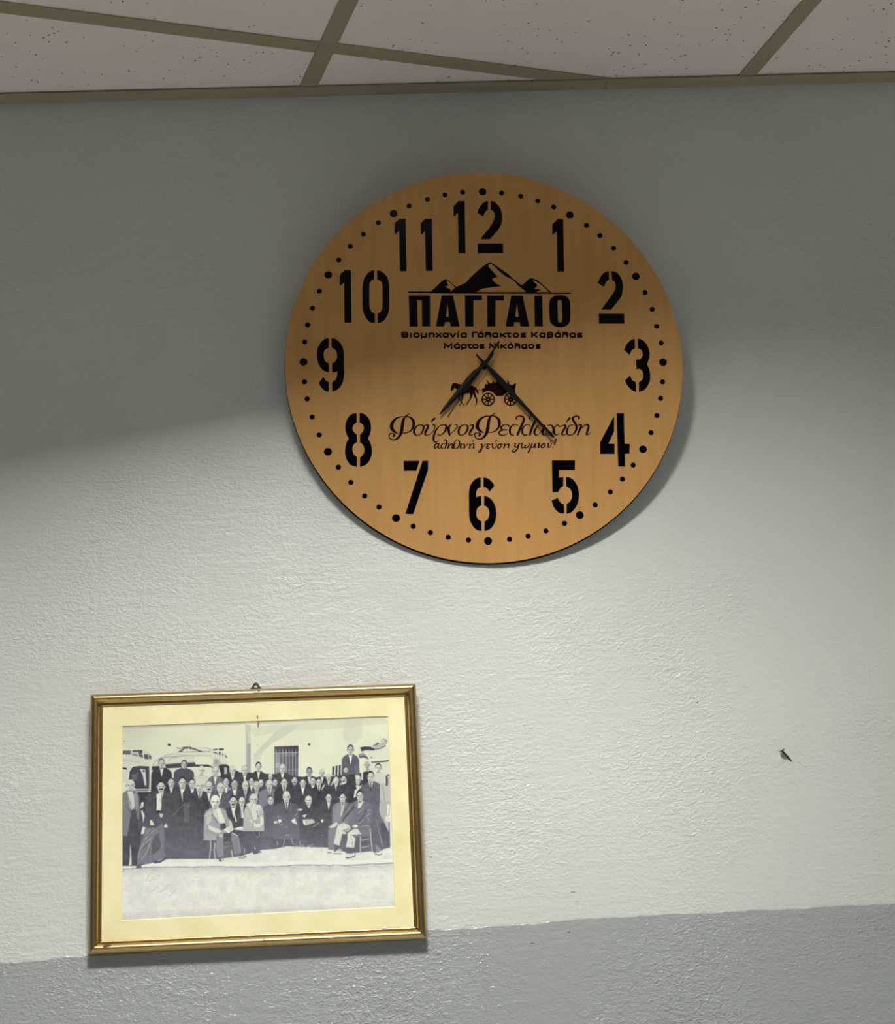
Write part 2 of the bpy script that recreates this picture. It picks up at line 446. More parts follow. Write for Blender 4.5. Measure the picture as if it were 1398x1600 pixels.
S = 1/13.98
NUM = {
 'twelve': (700, 305, ['c225,128 c362,128 c380,1268 c228,1268 c212,385 c132,470 c118,440 c118,240',
   'c872,125 790,150 710,225 660,310 c640,385 c762,468 790,400 820,355 c872,320',
   'c930,125 1010,145 1090,215 1150,310 1175,430 1172,570 1135,690 1040,820 c910,962 c705,962 760,880 880,740 970,600 1010,500 1015,420 985,350 c930,320',
   'c642,1055 c1198,1055 c1205,1268 c645,1268']),
 'one': (820, 335, ['c710,105 c835,108 c855,1250 c707,1250 c692,370 c605,450 c595,420 c597,215']),
 'two': (920, 415, ['c435,122 360,140 285,195 235,280 c190,380 c330,468 355,395 390,345 c440,305',
   'c490,122 560,130 640,180 700,270 738,400 738,540 700,680 620,790 c490,958 c268,958 400,780 500,640 565,530 580,430 555,355 c500,310',
   'c213,1050 c770,1050 c775,1268 c218,1268']),
 'three': (960, 520, ['c448,130 380,145 300,205 240,290 c210,375 c325,485 355,420 395,365 c448,338',
   'c503,130 570,140 660,200 730,310 765,430 755,560 c708,685 755,790 780,920 770,1050 710,1180 630,1260 c530,1288 c530,1075 590,1040 622,960 620,880 585,815 540,790 c475,795 c470,580 550,578 595,530 610,450 580,375 c503,335',
   'c340,935 365,1000 410,1050 c465,1080 c475,1288 400,1270 320,1200 260,1120 c225,1035']),
 'four': (925, 640, ['c470,150 c480,185 c480,475 c355,745 c490,748 c490,970 c175,970 c172,715',
   'c532,80 c692,80 c708,745 c820,748 c818,965 c715,968 c718,1242 c568,1242']),
 'five': (840, 715, ['c308,58 c812,58 c812,272 c465,272 c468,440 510,428 c558,425 c558,628 510,650 475,700 c450,755 c320,755',
   'c615,428 680,430 770,480 850,590 895,740 897,880 860,1030 790,1140 720,1200 c630,1225 c630,1010 695,965 740,880 745,780 710,690 c620,625',
   'c440,882 470,945 520,1000 c572,1018 c578,1222 490,1218 400,1150 340,1060 c300,935']),
 'six': (710, 740, ['c572,88 500,95 410,160 345,260 315,400 c315,650 318,900 340,1030 400,1150 480,1230 c595,1258 c588,1045 520,1000 480,920 480,830 510,740 c582,698 c580,485 520,500 c465,522 470,430 500,340 c572,295',
   'c632,85 720,100 800,160 c865,245 c855,290 c762,398 730,345 690,310 c632,290',
   'c645,485 730,510 820,580 880,690 912,830 905,970 860,1110 780,1210 c650,1258 c655,1045 720,1000 755,910 755,820 720,740 c645,698']),
 'seven': (600, 710, ['c425,140 c775,140 c705,358 c432,358', 'c838,140 c962,140 c958,345 c645,1280 c635,1305 c462,1300']),
 'eight': (510, 640, ['c660,80 570,90 480,160 425,270 408,400 430,520 c485,630 430,730 405,870 410,990 450,1110 530,1210 c665,1250 c668,1040 600,980 570,900 575,810 610,750 c668,712 c665,545 600,490 570,420 590,340 c660,285',
   'c722,80 810,90 900,160 960,280 975,400 955,520 c905,630 960,730 990,860 985,990 930,1130 850,1210 c728,1250 c730,1040 790,990 825,910 820,830 785,760 c730,715 c730,542 785,490 812,420 800,340 c722,280']),
 'nine': (470, 520, ['c608,118 540,125 440,200 370,320 348,460 365,620 420,750 500,830 c612,862 c612,668 540,630 505,550 500,450 530,370 c608,325',
   'c665,118 740,125 830,190 900,290 938,420 c942,650 945,900 920,1060 860,1180 780,1255 c682,1282 c682,1080 750,1030 785,950 c795,842 740,862 c680,862 c680,670 740,630 785,550 785,450 750,370 c672,325',
   'c490,962 530,1020 565,1055 c612,1080 c612,1282 530,1270 450,1200 c388,1095']),
 'ten': (520, 415, ['c265,97 c392,97 c408,1248 c252,1248 c245,370 c158,445 c147,400 c145,230 c175,170',
   'c900,97 830,115 740,190 680,290 650,430 c645,660 648,900 670,1040 740,1170 820,1240 c918,1255 c915,1055 850,1010 810,930 798,850 c796,640 798,430 830,340 c900,300',
   'c965,97 1050,120 1140,190 1200,290 1228,430 c1232,660 1232,900 1210,1040 1140,1170 1070,1235 c975,1258 c978,1050 1040,1010 1080,930 1085,850 c1083,640 1080,430 1040,340 c965,302']),
 'eleven': (600, 335, ['c340,95 c472,95 c490,1240 c343,1240 c328,350 c242,445 c230,400 c230,190',
   'c905,95 c1045,95 c1060,1235 c910,1235 c893,350 c818,450 c800,400 c800,190']),
}
numerals = {k: [to_face(outline(s, ox, oy, S)) for s in ss] for k, (ox, oy, ss) in NUM.items()}

DOTS = '''753.7,299.6 783.5,301.6 813.5,306.5 840,314 864.8,323.5 890,335.9 916.1,352.2 937.2,368.2 958.6,387.9 977.9,410.1 993.2,431.7 1007.5,457
1018.7,483.3 1025.5,510 1032.6,535.8 1035.6,566 1035,596.7 1031.8,622.5 1026,649.3 1016.8,676 1004.4,702 989,726.8 972.3,748.7 953.3,768.7 929.7,788.9
905.6,804.9 881.8,817.8 852.8,829.5 824.9,837.7 795.9,842.8 762.4,845.3 731.8,843.8 700.2,839.4 672.2,832.1 645.5,822.4 618.7,809.5 592,792.3
569.6,775 548,753.8 528.5,730 512.2,705.9 498.6,679.7 487.6,651.7 479.9,623.2 475.5,596.7 474,565.5 476,534.3 480.6,507.6 488.1,481.6 498.8,455
512.7,429.5 529.2,406.2 547.2,384.8 567.4,365.8 591,348 614.8,333.9 638.9,322 667.6,311.6 695.1,304.5 722.6,300.4'''.split()
dots = []
for k, d in enumerate(DOTS):
    x, y = map(float, d.split(',')); cx, cy = hom(H_FACE, x, y)
    r = 0.0052 if k % 5 == 0 else 0.00345
    dots.append([(cx + r*math.cos(a*math.pi/10), cy + r*math.sin(a*math.pi/10)) for a in range(20)])

K = 0.1001
WORD = [  # heavy capitals under the mountains
 [(630, 455, 'c85,65 c418,65 c418,550 c293,550 c288,140 c218,140 c225,550 c98,550')],
 [(630, 455, 'c598,65 c775,65 c880,550 c742,550 c725,485 c655,480 c635,550 c508,550'), (630, 455, 'c688,185 c710,400 c668,400')],
 [(630, 455, 'c960,65 c1228,65 c1228,140 c1095,143 c1095,550 c967,550')],
 [(760, 455, 'c8,68 c272,68 c272,145 c140,147 c138,550 c12,550')],
 [(760, 455, 'c385,68 c562,68 c668,552 c528,552 c518,485 c432,482 c425,552 c297,552'), (760, 455, 'c475,185 c500,400 c450,400')],
 [(760, 455, 'c745,68 c868,68 c880,550 c752,550')],
 [(760, 455, '1140,62 1230,76 1290,130 1306,220 1308,400 1288,500 1225,550 1150,562 1070,550 1005,500 983,410 978,210 1000,120 1060,74'), (760, 455, '1140,140 1170,158 1177,300 1178,460 1150,485 1118,465 1112,300 1108,160')],
]
word = [[to_face(outline(s, ox, oy, K)) for ox, oy, s in L_] for L_ in WORD]
a_ = lambda s: parse(s, 630, 400, K)
b_ = lambda s: parse(s, 760, 400, K)
def joined(*parts):
    return [p[:2] for q in parts for p in q]
MOUNT = [joined(a_('75,553 425,553 500,490 590,400 640,367 670,360 705,375 760,425 820,480 880,460 975,415 1050,330 1180,210 1300,120 1350,96'),
                b_('62,96 130,140 230,205 340,285 410,350 545,458 590,425 670,350 710,345 790,375 860,430 1010,568 1320,570 1320,592'), a_('700,586 75,580')),
         joined(a_('675,388 695,385 745,430 808,490 752,543 730,553 742,520 700,505 655,480 705,460 690,430')),
         joined(b_('65,118 120,160 200,240 300,320 400,365 500,465 618,561 300,562 0,562'), a_('1140,560 1230,510 1320,497'), b_('100,489 235,468 150,430 85,370 110,345 175,330 110,255 30,165 38,135')),
         joined(b_('722,380 760,390 830,430 900,490 972,561 782,563 800,545 850,535 830,520 745,515 790,470 785,440 735,400'))]
mount = [to_face(p) for p in MOUNT]

# face: one sheet of plywood, everything black is cut right through it
ring = [(0.2611*math.cos(i*math.pi/120), -0.0016 + 0.2647*math.sin(i*math.pi/120)) for i in range(240)]
holes = [ring] + [p for v in numerals.values() for p in v] + dots + [p for L_ in word for p in L_] + mount
face = plate('face', holes, -THICK, 0.0, M_WOOD, clock)
face.data.materials.append(M_BURN)                      # laser-charred cut edges
for p in face.data.polygons:
    if abs(p.normal.z) < 0.5: p.material_index = 1
back = [(p[0]*1.0018, (p[1]+.0016)*1.0018 - .0016 - .0010) for p in ring]
bk = plate('backing_disc', [back], -THICK - 0.0021, -THICK - 0.0001, M_BLACK, clock); bk['label'] = 'thin black gloss disc behind the plywood'
ZN = -0.0016                                            # black pieces sit recessed in the cuts
for k, loops in numerals.items():
    plate('numeral', loops, -THICK, ZN, M_BLACK, clock)['label'] = 'black stencil numeral ' + k
for d in dots: plate('minute_dot', [d], -THICK, ZN, M_BLACK, clock)
mt_ = plate('mountain_emblem', mount, -THICK, ZN, M_BLACK, clock); mt_['label'] = 'black emblem of three mountain peaks on a line'
title = empty('lettering', mat=None); title.parent = clock; title['label'] = 'heavy black Greek capitals under the mountains'
for L_ in word: plate('letter', L_, -THICK, ZN, M_BLACK, title)

# engraved strokes ------------------------------------------------
def ribbon(bm, pts, z, smooth=True, close=False):
    """pts: (x, y, width) on the artwork sheet -> slightly proud strip with round ends"""
    P = run([tuple(p) for p in pts], close, 5) if (smooth and len(pts) > 2) else [list(p) for p in pts]
    if close: P.append(P[0])
    Q = [(*hom(H_FACE, p[0], p[1]), max(p[2], 0.25) * 0.00088 / 2) for p in P]
    L_, R_ = [], []
    for i, q in enumerate(Q):
        a = Q[max(i-1, 0)]; b = Q[min(i+1, len(Q)-1)]
        if close and i in (0, len(Q)-1): a, b = Q[-2], Q[1]
        d = Vector((b[0]-a[0], b[1]-a[1]))
        d = d.normalized() if d.length > 1e-9 else Vector((1, 0))
        mit = 1.0
        if not smooth and 0 < i < len(Q)-1:
            d1 = Vector((q[0]-a[0], q[1]-a[1])).normalized(); mit = min(1.8, 1/max(0.5, abs(d1.dot(d))))
        n = Vector((-d.y, d.x)) * q[2] * mit
        L_.append((q[0]+n.x, q[1]+n.y)); R_.append((q[0]-n.x, q[1]-n.y))
    tl = [bm.verts.new((*p, z)) for p in L_]; tr = [bm.verts.new((*p, z)) for p in R_]
    bl = [bm.verts.new((*p, 0.00002)) for p in L_]; br = [bm.verts.new((*p, 0.00002)) for p in R_]
    for i in range(len(Q)-1):
        bm.faces.new((tl[i], tr[i], tr[i+1], tl[i+1])); bm.faces.new((bl[i], tl[i], tl[i+1], bl[i+1])); bm.faces.new((tr[i], br[i], br[i+1], tr[i+1]))
    if not close:
        for q in (Q[0], Q[-1]):
            vs = [bm.verts.new((q[0]+q[2]*math.cos(t*math.pi/5), q[1]+q[2]*math.sin(t*math.pi/5), z - 0.00001)) for t in range(10)]
            bm.faces.new(vs)
    return bm
def strokes(name, items, label=None, parent=clock, mat=M_BURN, z=0.00025, bold=1.0):
    bm = bmesh.new()
    for i, (ox, oy, k, s, kw) in enumerate(items):
        pts = []
        for tok in s.split():
            x, y, w_ = map(float, tok.split(','))
            pts.append((ox + x*k, oy + y*k, w_*k*bold + (0.12 if bold > 1 else 0)))
        ribbon(bm, pts, z + (i % 7)*0.000006, **kw)
    o = mesh_obj(name, bm, mat, parent)
    if label: o['label'] = label
    return o

# large script line
q1 = (600, 640, .07868); q2 = (700, 640, .07868); q3 = (800, 640, .09299); q7 = (800, 620, .06438)
PHI1 = ['270,468,14 215,445,34 158,385,54 150,310,58 185,230,44 250,170,28 330,145,18 400,145,14 470,140,16 530,165,30 575,220,46 588,290,48 570,365,34 520,425,22 450,460,16 380,465,14',
        '515,80,8 460,110,16 415,150,28 380,220,46 365,300,52 355,380,54 335,470,50 295,540,38 245,585,28 190,600,18 130,585,16 97,535,16 105,490,18 145,472,14 190,480,20 205,508,28 182,528,32']
big = [(*q1, s, {}) for s in PHI1] + [(q1[0] + 133.9, q1[1] - 1.0, q1[2], s, {}) for s in PHI1]
big += [(*q1, s, dict(close=True)) for s in ['760,312,20 785,350,32 765,430,28 720,490,18 655,515,14 605,480,34 595,420,36 630,350,26 690,308,16']]
big += [(*q1, s, {}) for s in ['770,340,10 800,325,12 840,305,18 875,320,30 855,380,34 820,450,34 815,500,24 860,512,14 930,475,12 985,420,14 1005,360,18 1000,310,24 968,300,18',
   '998,175,36 960,215,26 935,252,10', '1062,500,14 1120,508,16 1190,455,22 1228,390,36 1235,330,34 1200,303,20 1140,308,14 1075,350,18 1020,430,30 990,510,34 980,580,34 1000,640,24 1040,645,14 1080,620,9',
   '1335,295,10 1290,340,34 1280,400,46 1300,508,28']]
big += [(*q2, s, {}) for s in ['28,505,16 80,455,14 140,395,14 180,345,18 177,310,18 135,297,12', '415,330,10 460,305,16 500,308,24 490,360,30 440,440,34 425,495,28 465,510,14 530,468,10',
   '1203,330,30 1180,302,18 1120,298,14 1062,335,26 1050,375,26 1090,402,18 1165,402,17', '1095,402,18 1030,430,24 1012,475,28 1050,508,20 1120,508,14 1188,468,10',
   '1292,508,26 1250,500,18 1228,450,34 1228,380,34 1270,320,20 1340,296,12 1390,320,10']]
big += [(*q2, '300,303,14 235,350,28 208,420,34 215,480,32 265,512,14 330,480,20 378,410,32 390,345,32 362,308,18', dict(close=True))]
big += [(*q3, s, {}) for s in ['75,155,26 78,122,18 130,105,14 185,128,26 195,175,30 165,250,32 120,350,32 90,425,28',
   '245,428,18 200,430,16 170,390,26 170,330,26 210,270,16 265,248,12 315,285,10', '290,152,26 300,118,16 345,105,14 385,135,24 385,190,28 350,270,32 315,360,32 295,425,28',
   '965,145,26 935,180,20 905,212,8', '712,300,10 760,258,14 800,285,14 850,270,14 890,262,22 895,292,28 850,370,28 835,415,24 870,432,12 915,398,8',
   '1120,150,28 1125,120,16 1070,110,14 1020,140,28 1030,190,30 1070,250,32 1080,310,30 1060,370,24 1010,420,14 950,430,16 920,390,26 930,320,24 970,265,14 1035,258,10',
   '1090,290,10 1140,252,16 1160,272,26 1135,340,28 1100,425,24', '1150,330,10 1210,270,14 1265,252,22 1285,290,28 1260,370,28 1252,418,24 1290,412,10 1310,382,7']]
big += [(*q7, s, {}) for s in ['735,690,18 650,690,14 580,760,34 540,850,46 560,925,26 630,920,14 700,850,18 750,770,30 770,710,30', '790,700,34 760,780,44 735,870,42 745,925,28 800,930,14 870,930,14 950,880,14 1010,790,16 1060,710,14 1110,690,10',
   '860,700,14 915,680,16 975,712,34 1005,790,50 1020,880,46 1060,930,20 1140,895,9', '825,885,30 840,905,24']]
line1 = strokes('lettering', big, 'dark brown script line under the horse and cart', bold=1.12)

# small script line
sm = [(*q1, s, {}) for s in ['1080,680,14 1035,680,18 1000,725,22 1010,768,16 1050,745,14 1085,685,14', '1092,675,16 1070,740,22 1085,770,14 1112,758,7',
   '1165,768,14 1135,762,18 1135,710,18 1170,675,12 1212,680,8', '1190,615,16 1215,598,12 1247,618,20 1240,680,24 1210,768,20', '1265,682,8 1290,680,18 1275,740,20 1263,770,18', '1285,730,8 1335,680,14 1362,700,20 1345,765,16 1385,750,7']]
sm += [(*q2, s, {}) for s in ['165,600,12 130,645,14 115,720,20 120,768,16 165,775,12 210,730,20 228,660,20 212,608,14 165,600,10', '125,668,8 180,668,9',
   '245,688,8 267,680,18 245,740,22 250,770,12 288,752,6', '298,684,14 325,695,20 315,768,16 360,722,9 385,682,14', '415,690,8 440,684,18 423,768,18', '440,722,8 490,680,12 515,700,20 495,765,14 530,752,6', '507,612,16 480,648,6',
   '640,692,8 668,685,18 672,740,20 655,805,22 625,850,12 603,835,14 640,790,8 700,735,9 738,680,12', '825,692,16 785,680,14 765,705,18 800,722,8', '792,724,12 760,745,20 780,772,14 832,752,6',
   '850,692,8 882,684,18 880,740,20 905,770,12 955,730,12 960,684,14', '962,608,16 930,652,6', '1078,684,14 1010,690,16 985,740,20 1005,770,14 1045,745,16 1052,700,14 1030,686,10',
   '1100,692,8 1127,684,18 1105,768,18', '1125,722,8 1180,684,12 1207,700,20 1185,765,14 1217,752,6']]
sm += [(*q3, s, {}) for s in ['38,575,8 55,570,14 45,625,18 80,625,12 118,568,12', '118,565,14 92,650,18 50,705,16 8,710,12 5,685,10 50,655,7', '135,578,8 165,570,16 158,630,16 192,640,12 228,592,12 215,640,12 250,638,12 288,592,14 275,564,12',
   '337,568,14 305,645,18 270,722,20', '318,620,12 350,638,12 392,570,14 380,632,16 412,632,6', '425,578,8 457,568,18 440,635,16 468,628,6', '530,568,14 488,610,18 502,645,12 548,615,16 550,575,12 525,567,10',
   '588,578,8 612,572,16 602,632,16 642,625,10 658,572,12', '660,522,14 635,548,6', '735,500,20 708,592,8', '686,638,14 684,641,14']]
strokes('lettering', sm, 'smallest dark brown italic line with an exclamation mark', bold=1.2)

# wide sans line(s)
G = {
 'a': ['1,0 1,1', '1,1 .2,1 0,.8 0,.2 .2,0 1,0'], 'o': ['@.2,0 .8,0 1,.25 1,.75 .8,1 .2,1 0,.75 0,.25'], 'i': ['.5,0 .5,1'],
 'm': ['0,-.4 0,1', '0,0 1,0', '1,0 1,1'], 'n': ['0,0 0,1 .8,1 1,.75 1,0'], 'x': ['0,1 1,0', '1,1 0,0'], 'v': ['0,1 .5,0 1,1'], 'G': ['0,0 0,1.3 1,1.3'],
 'l': ['0,1.25 .8,1.25 1,1.05 1,0', '0,0 0,.6 .25,.8 1,.8'], 'k': ['0,0 0,1', '1,1 .3,.5 1,0', '0,.5 .3,.5'], 't': ['0,1 1,1', '.4,1 .4,.15 .6,0 .95,0'],
 's': ['1,1 .2,1 0,.82 0,.65 .15,.5 .8,.5 1,.35 1,.15 .85,0 0,0'], 'B': ['@0,0 0,1.3 .8,1.3 1,1.1 1,.85 .85,.68 1,.5 1,.2 .85,0', '0,.68 .85,.68'],
 'K': ['0,0 0,1.3', '1,1.3 .35,.65 1,0', '0,.65 .35,.65'], 'b': ['0,-.3 0,1.1 .2,1.3 .8,1.3 .95,1.1 .95,.85 .8,.7 1,.5 1,.2 .8,0 .05,0', '.3,.7 .8,.7'],
 'M': ['0,0 0,1.3 .5,.35 1,1.3 1,0'], 'r': ['0,-.4 0,.8 .2,1 .8,1 1,.75 1,.25 .8,0 0,0'], 'N': ['0,0 0,1.3 1,0 1,1.3'], "'": ['0,0 1,1'],
}
k5 = 150/1398
def sans(ox, oy, base, xh, spec, wd):
    out = []
    for g, x0, x1 in spec:
        acc = g.endswith("'"); g0 = g[0]
        h = wd/2
        a, b = (x0 + h, x1 - h) if g0 != 'i' else (x0, x1)
        for s in G[g0]:
            cl = s[0] == '@'; s = s.lstrip('@')
            pts = []
            for tok in s.split():
                u, v = map(float, tok.split(','))
                pts.append(f'{a + (b - a)*u},{base - h - (xh - wd)*v},{wd}')
            if cl: pts.append(pts[0])
            out.append((ox, oy, k5, ' '.join(pts), dict(smooth=False)))
        if acc:
            cx = (x0 + x1)/2 + 4
            out.append((ox, oy, k5, f'{cx-8},{base-xh-7},9 {cx+12},{base-xh-24},13', dict(smooth=False)))
    return out
l1 = sans(620, 510, 164, 70, [('B', 68, 162), ('i', 190, 214), ('o', 242, 328), ('m', 348, 436), ('n', 460, 548), ('x', 566, 652), ('a', 668, 752), ('v', 766, 862), ("i'", 880, 900), ('a', 928, 1016),
                              ('G', 1094, 1176), ("a'", 1176, 1262), ('l', 1280, 1370)], 19)
l1 += sans(765, 510, 164, 70, [('a', 36, 122), ('k', 148, 240), ('t', 240, 312), ('o', 338, 424), ('s', 450, 528), ('K', 605, 697), ('a', 725, 812), ('b', 836, 922), ("a'", 946, 1032), ('l', 1052, 1138), ('a', 1162, 1248), ('s', 1268, 1348)], 19)
l2 = sans(620, 510, 326, 68, [('M', 688, 806), ("a'", 830, 916), ('r', 932, 1016), ('t', 1020, 1094), ('o', 1100, 1186), ('s', 1202, 1272)], 19)
l2 += sans(765, 510, 326, 68, [('N', -12, 84), ('i', 112, 136), ('k', 158, 242), ("o'", 260, 344), ('l', 362, 440), ('a', 462, 542), ('o', 562, 644), ('s', 672, 738)], 19)
strokes('lettering', l1, 'wide dark brown Greek line just under the heavy capitals', z=0.0002, bold=1.22)
strokes('lettering', l2, 'second, shorter wide dark brown Greek line', z=0.0002, bold=1.22)

# horse and cart, engraved solid
q4 = (670, 570, .07153); q5 = (740, 580, .06438)
cart = empty('horse_and_cart_emblem', mat=None); cart.parent = clock; cart['label'] = 'small dark silhouette of a horse pulling a loaded cart'
horse = to_face(outline('c520,400 580,400 660,420 720,442 800,458 880,450 950,460 1020,500 1060,550 1085,600 c1076,645 1045,612 c1012,545 c1000,640 900,622 820,628 c760,640 c680,690 640,650 610,600 c600,530 560,505 530,545 c495,575 c472,565 485,490 500,440', *q4))
ob = plate('horse', [horse], 0.00002, 0.00028, M_BURN, cart)
bm = bmesh.new()
for s in ['715,640,60 735,700,36 715,780,22 690,860,18 660,885,22', '650,660,60 660,750,30 700,810,18 745,860,18 755,878,20', '910,600,70 930,670,46 905,740,26 860,810,20 830,868,22', '975,600,60 1005,680,44 1040,760,30 1038,840,20 1022,895,22', '1075,555,14 1165,558,14',
          '645,790,10 560,900,10 480,1020,10 412,1128,10']:
    pts = [tuple(map(float, t.split(','))) for t in s.split()]
    ribbon(bm, [(q4[0]+x*q4[2], q4[1]+y*q4[2], w_*q4[2]) for x, y, w_ in pts], 0.00027)
mesh_obj('horse_legs', bm, M_BURN, cart)
body = to_face(outline(' '.join('c' + t for t in '205,410 268,405 268,320 308,308 318,335 345,300 300,200 370,275 400,300 440,292 450,255 490,252 505,290 530,268 560,252 600,255 640,270 690,300 760,300 820,292 812,205 852,262 860,310 915,335 960,322 1027,280 1020,360 1005,420 1010,530 980,548 935,520 860,500 800,520 740,565 700,605 545,605 520,570 460,510 380,480 300,485 240,520 212,560'.split()), *q5))
plate('cart_body', [body], 0.00002, 0.00026, M_BURN, cart)
for cx, cy, ro in ((350, 686, 164), (893, 686, 160)):
    loops = []
    circ = lambda r, n=28: [(cx + r*math.cos(t*2*math.pi/n), cy + r*math.sin(t*2*math.pi/n)) for t in range(n)]
    loops.append(circ(ro)); loops.append(circ(14, 10))
    for s in range(8):                                  # openings between the spokes
        t0, t1 = s*math.pi/4 + .0, (s+1)*math.pi/4
        ri, rr = 62, ro - 32
        a0, a1 = t0 + 13/ri, t1 - 13/ri; b0, b1 = t0 + 13/rr, t1 - 13/rr
        lp = [(cx + ri*math.cos(t), cy + ri*math.sin(t)) for t in (a0, a1)]
        lp += [(cx + rr*math.cos(b1 + (b0-b1)*u/4), cy + rr*math.sin(b1 + (b0-b1)*u/4)) for u in range(5)]
        loops.append(lp)
    loops = [to_face([(q5[0]+x*q5[2], q5[1]+y*q5[2]) for x, y in lp]) for lp in loops]
    plate('wheel', loops, 0.00002, 0.00024, M_BURN, cart)

# hands ------------------------------------------------------------
def blade(name, pts, z, th, parent=clock, mat=M_HAND, label=None, ridge=0.0):
    """tapered hand; (x, y, width) along its length on the artwork sheet, raised z above the face"""
    pts = [(x - (x - 494)*z/2.25, y - (y - 1760)*z/2.25, w_) for x, y, w_ in pts]
    Q = [(*hom(H_FACE, p[0], p[1]), p[2]*0.00088/2) for p in pts]
    bm = bmesh.new(); rows = []
    d = Vector((Q[-1][0]-Q[0][0], Q[-1][1]-Q[0][1])).normalized(); n = Vector((-d.y, d.x))
    for q in Q:
        rows.append([bm.verts.new((q[0]+n.x*q[2]*s, q[1]+n.y*q[2]*s, zz)) for s, zz in ((-1, z), (-1, z+th), (0, z+th+ridge*q[2]), (1, z+th), (1, z))])
    for a, b in zip(rows, rows[1:]):
        for k in range(5): bm.faces.new((a[k], a[(k+1) % 5], b[(k+1) % 5], b[k]))
    bm.faces.new(rows[0]); bm.faces.new(list(reversed(rows[-1])))
    bmesh.ops.recalc_face_normals(bm, faces=bm.faces)
    o = mesh_obj(name, bm, mat, parent)
    if label: o['label'] = label
    return o
# parallax: hands stand proud of the face, so their sheet positions are nudged back towards the foot of the view
blade('hour_hand', [(767, 557, 3.5), (757, 567.5, 7), (750, 575, 6), (743, 582, 10.5), (735, 591.5, 11), (722, 606.5, 10), (708, 622.5, 7.5), (695, 637, 5), (687, 646.8, 1.6)], 0.0045, 0.0007, ridge=0.10)
blade('minute_hand', [(743.5, 552, 2.2), (750, 559, 3.4), (757, 567, 6), (763, 573, 5), (770, 580, 7.6), (778, 589, 9), (790, 601.5, 8.6), (805, 618, 6.5), (825, 639.5, 5), (845, 661, 4.6), (862, 678.5, 4.6), (865.5, 682.5, 2)], 0.0075, 0.0006, ridge=0.10)
blade('second_hand', [(780.5, 530.5, 2.6), (775.5, 538, 3.6), (771, 545, 2.4), (768.5, 551, 6.2), (765, 556, 5.4), (757, 567.5, 2.8), (740, 592, 1.2), (720, 621, 1.0), (699.5, 650.5, 0.8)], 0.0105, 0.0004, ridge=0.0)
hx, hy = hom(H_FACE, 756.0, 571.5)
bm = bmesh.new(); cyl(bm, (hx, hy, -0.001), (hx, hy, 0.0125), 0.0034, 0.0030, 18); cyl(bm, (hx, hy, 0.0002), (hx, hy, 0.0022), 0.0058, 0.0054, 6)
mesh_obj('spindle', bm, M_HAND, clock)
# movement housing behind and the screw it hangs on
bm = bmesh.new(); bm_box(bm, -.028, .028, -.028, .028, -THICK - .0024 - .018, -THICK - .0026)
bmesh.ops.bevel(bm, geom=list(bm.edges), offset=.002, segments=2, affect='EDGES')
mesh_obj('movement_box', bm, M_HAND, clock)
bm = bmesh.new()
cyl(bm, (0.2672, -0.0002, CAM_Z + 0.985), (0.2672, -0.030, CAM_Z + 0.987), .0018, .0018, 10); cyl(bm, (0.2672, -0.030, CAM_Z + 0.987), (0.2672, -0.032, CAM_Z + 0.987), .004, .004, 12)
o = mesh_obj('hanging_screw', bm, M_NAIL, clock)
o.matrix_parent_inverse = clock.matrix_world.inverted()

# ------------------------------------------------------------------ framed photograph
f1 = Vector((0.99979142, 0.00077213, -0.0204089)); f2 = Vector((0.0204235, -0.03779818, 0.99907666)); f3 = f1.cross(f2)
m = Matrix.Identity(4)
for i in range(3): m[i][0] = f1[i]; m[i][1] = f2[i]; m[i][2] = f3[i]
m[0][3], m[1][3], m[2][3] = -0.054367, -0.02167091, CAM_Z + 0.36012708
frame = empty('picture_frame', 'gold picture frame with a cream mount around an old black and white group photograph', 'picture frame', mat=m)
# drawing coordinates of the framed print <-> metres in the plane of the frame (origin at its middle)
P_FRAME = [[1319.8853055117736, 29.30141361655184, 400.6616451524723], [-2.936254638115164, -1137.0586631652975, 1273.0567338962228], [0.03831777733916372, 0.1319827984477486, 1.0]]
W2, H2 = 0.1992, 0.1548          # half outer size
RAIL = 0.0150
# moulding section: (inset from the outer edge, height above the frame plane)
SECT = [(0.0, -0.0165), (0.0, -0.0062), (0.0003, -0.0046), (0.0011, -0.0030), (0.0024, -0.0015), (0.0040, -0.0005), (0.0056, 0.0), (0.0070, -0.0002), (0.0084, -0.0009),
        (0.0098, -0.0022), (0.0109, -0.0039), (0.0116, -0.0056), (0.0120, -0.0062), (0.0128, -0.0058), (0.0137, -0.0058), (0.0146, -0.0063), (0.0150, -0.0070), (0.0150, -0.0095), (0.0060, -0.0165)]
corners = [(-1, -1), (1, -1), (1, 1), (-1, 1)]
for k in range(4):
    (ax, ay), (bx, by) = corners[k], corners[(k+1) % 4]
    bm = bmesh.new(); rows = []
    for (sx, sy) in ((ax, ay), (bx, by)):
        e = 0.00005
        rows.append([bm.verts.new((sx*(W2 - d) , sy*(H2 - d), z)) for d, z in SECT])
    n = len(SECT)
    for i in range(n):
        bm.faces.new((rows[0][i], rows[0][(i+1) % n], rows[1][(i+1) % n], rows[1][i]))
    bm.faces.new(rows[0]); bm.faces.new(list(reversed(rows[1])))
    bmesh.ops.recalc_face_normals(bm, faces=bm.faces)
    o = mesh_obj('frame_rail', bm, M_GOLD, frame, smooth=True)
    o['label'] = ['bottom', 'right', 'top', 'left'][k] + ' gold rail of the frame'
    mod = o.modifiers.new('edges', 'EDGE_SPLIT'); mod.split_angle = math.radians(38)

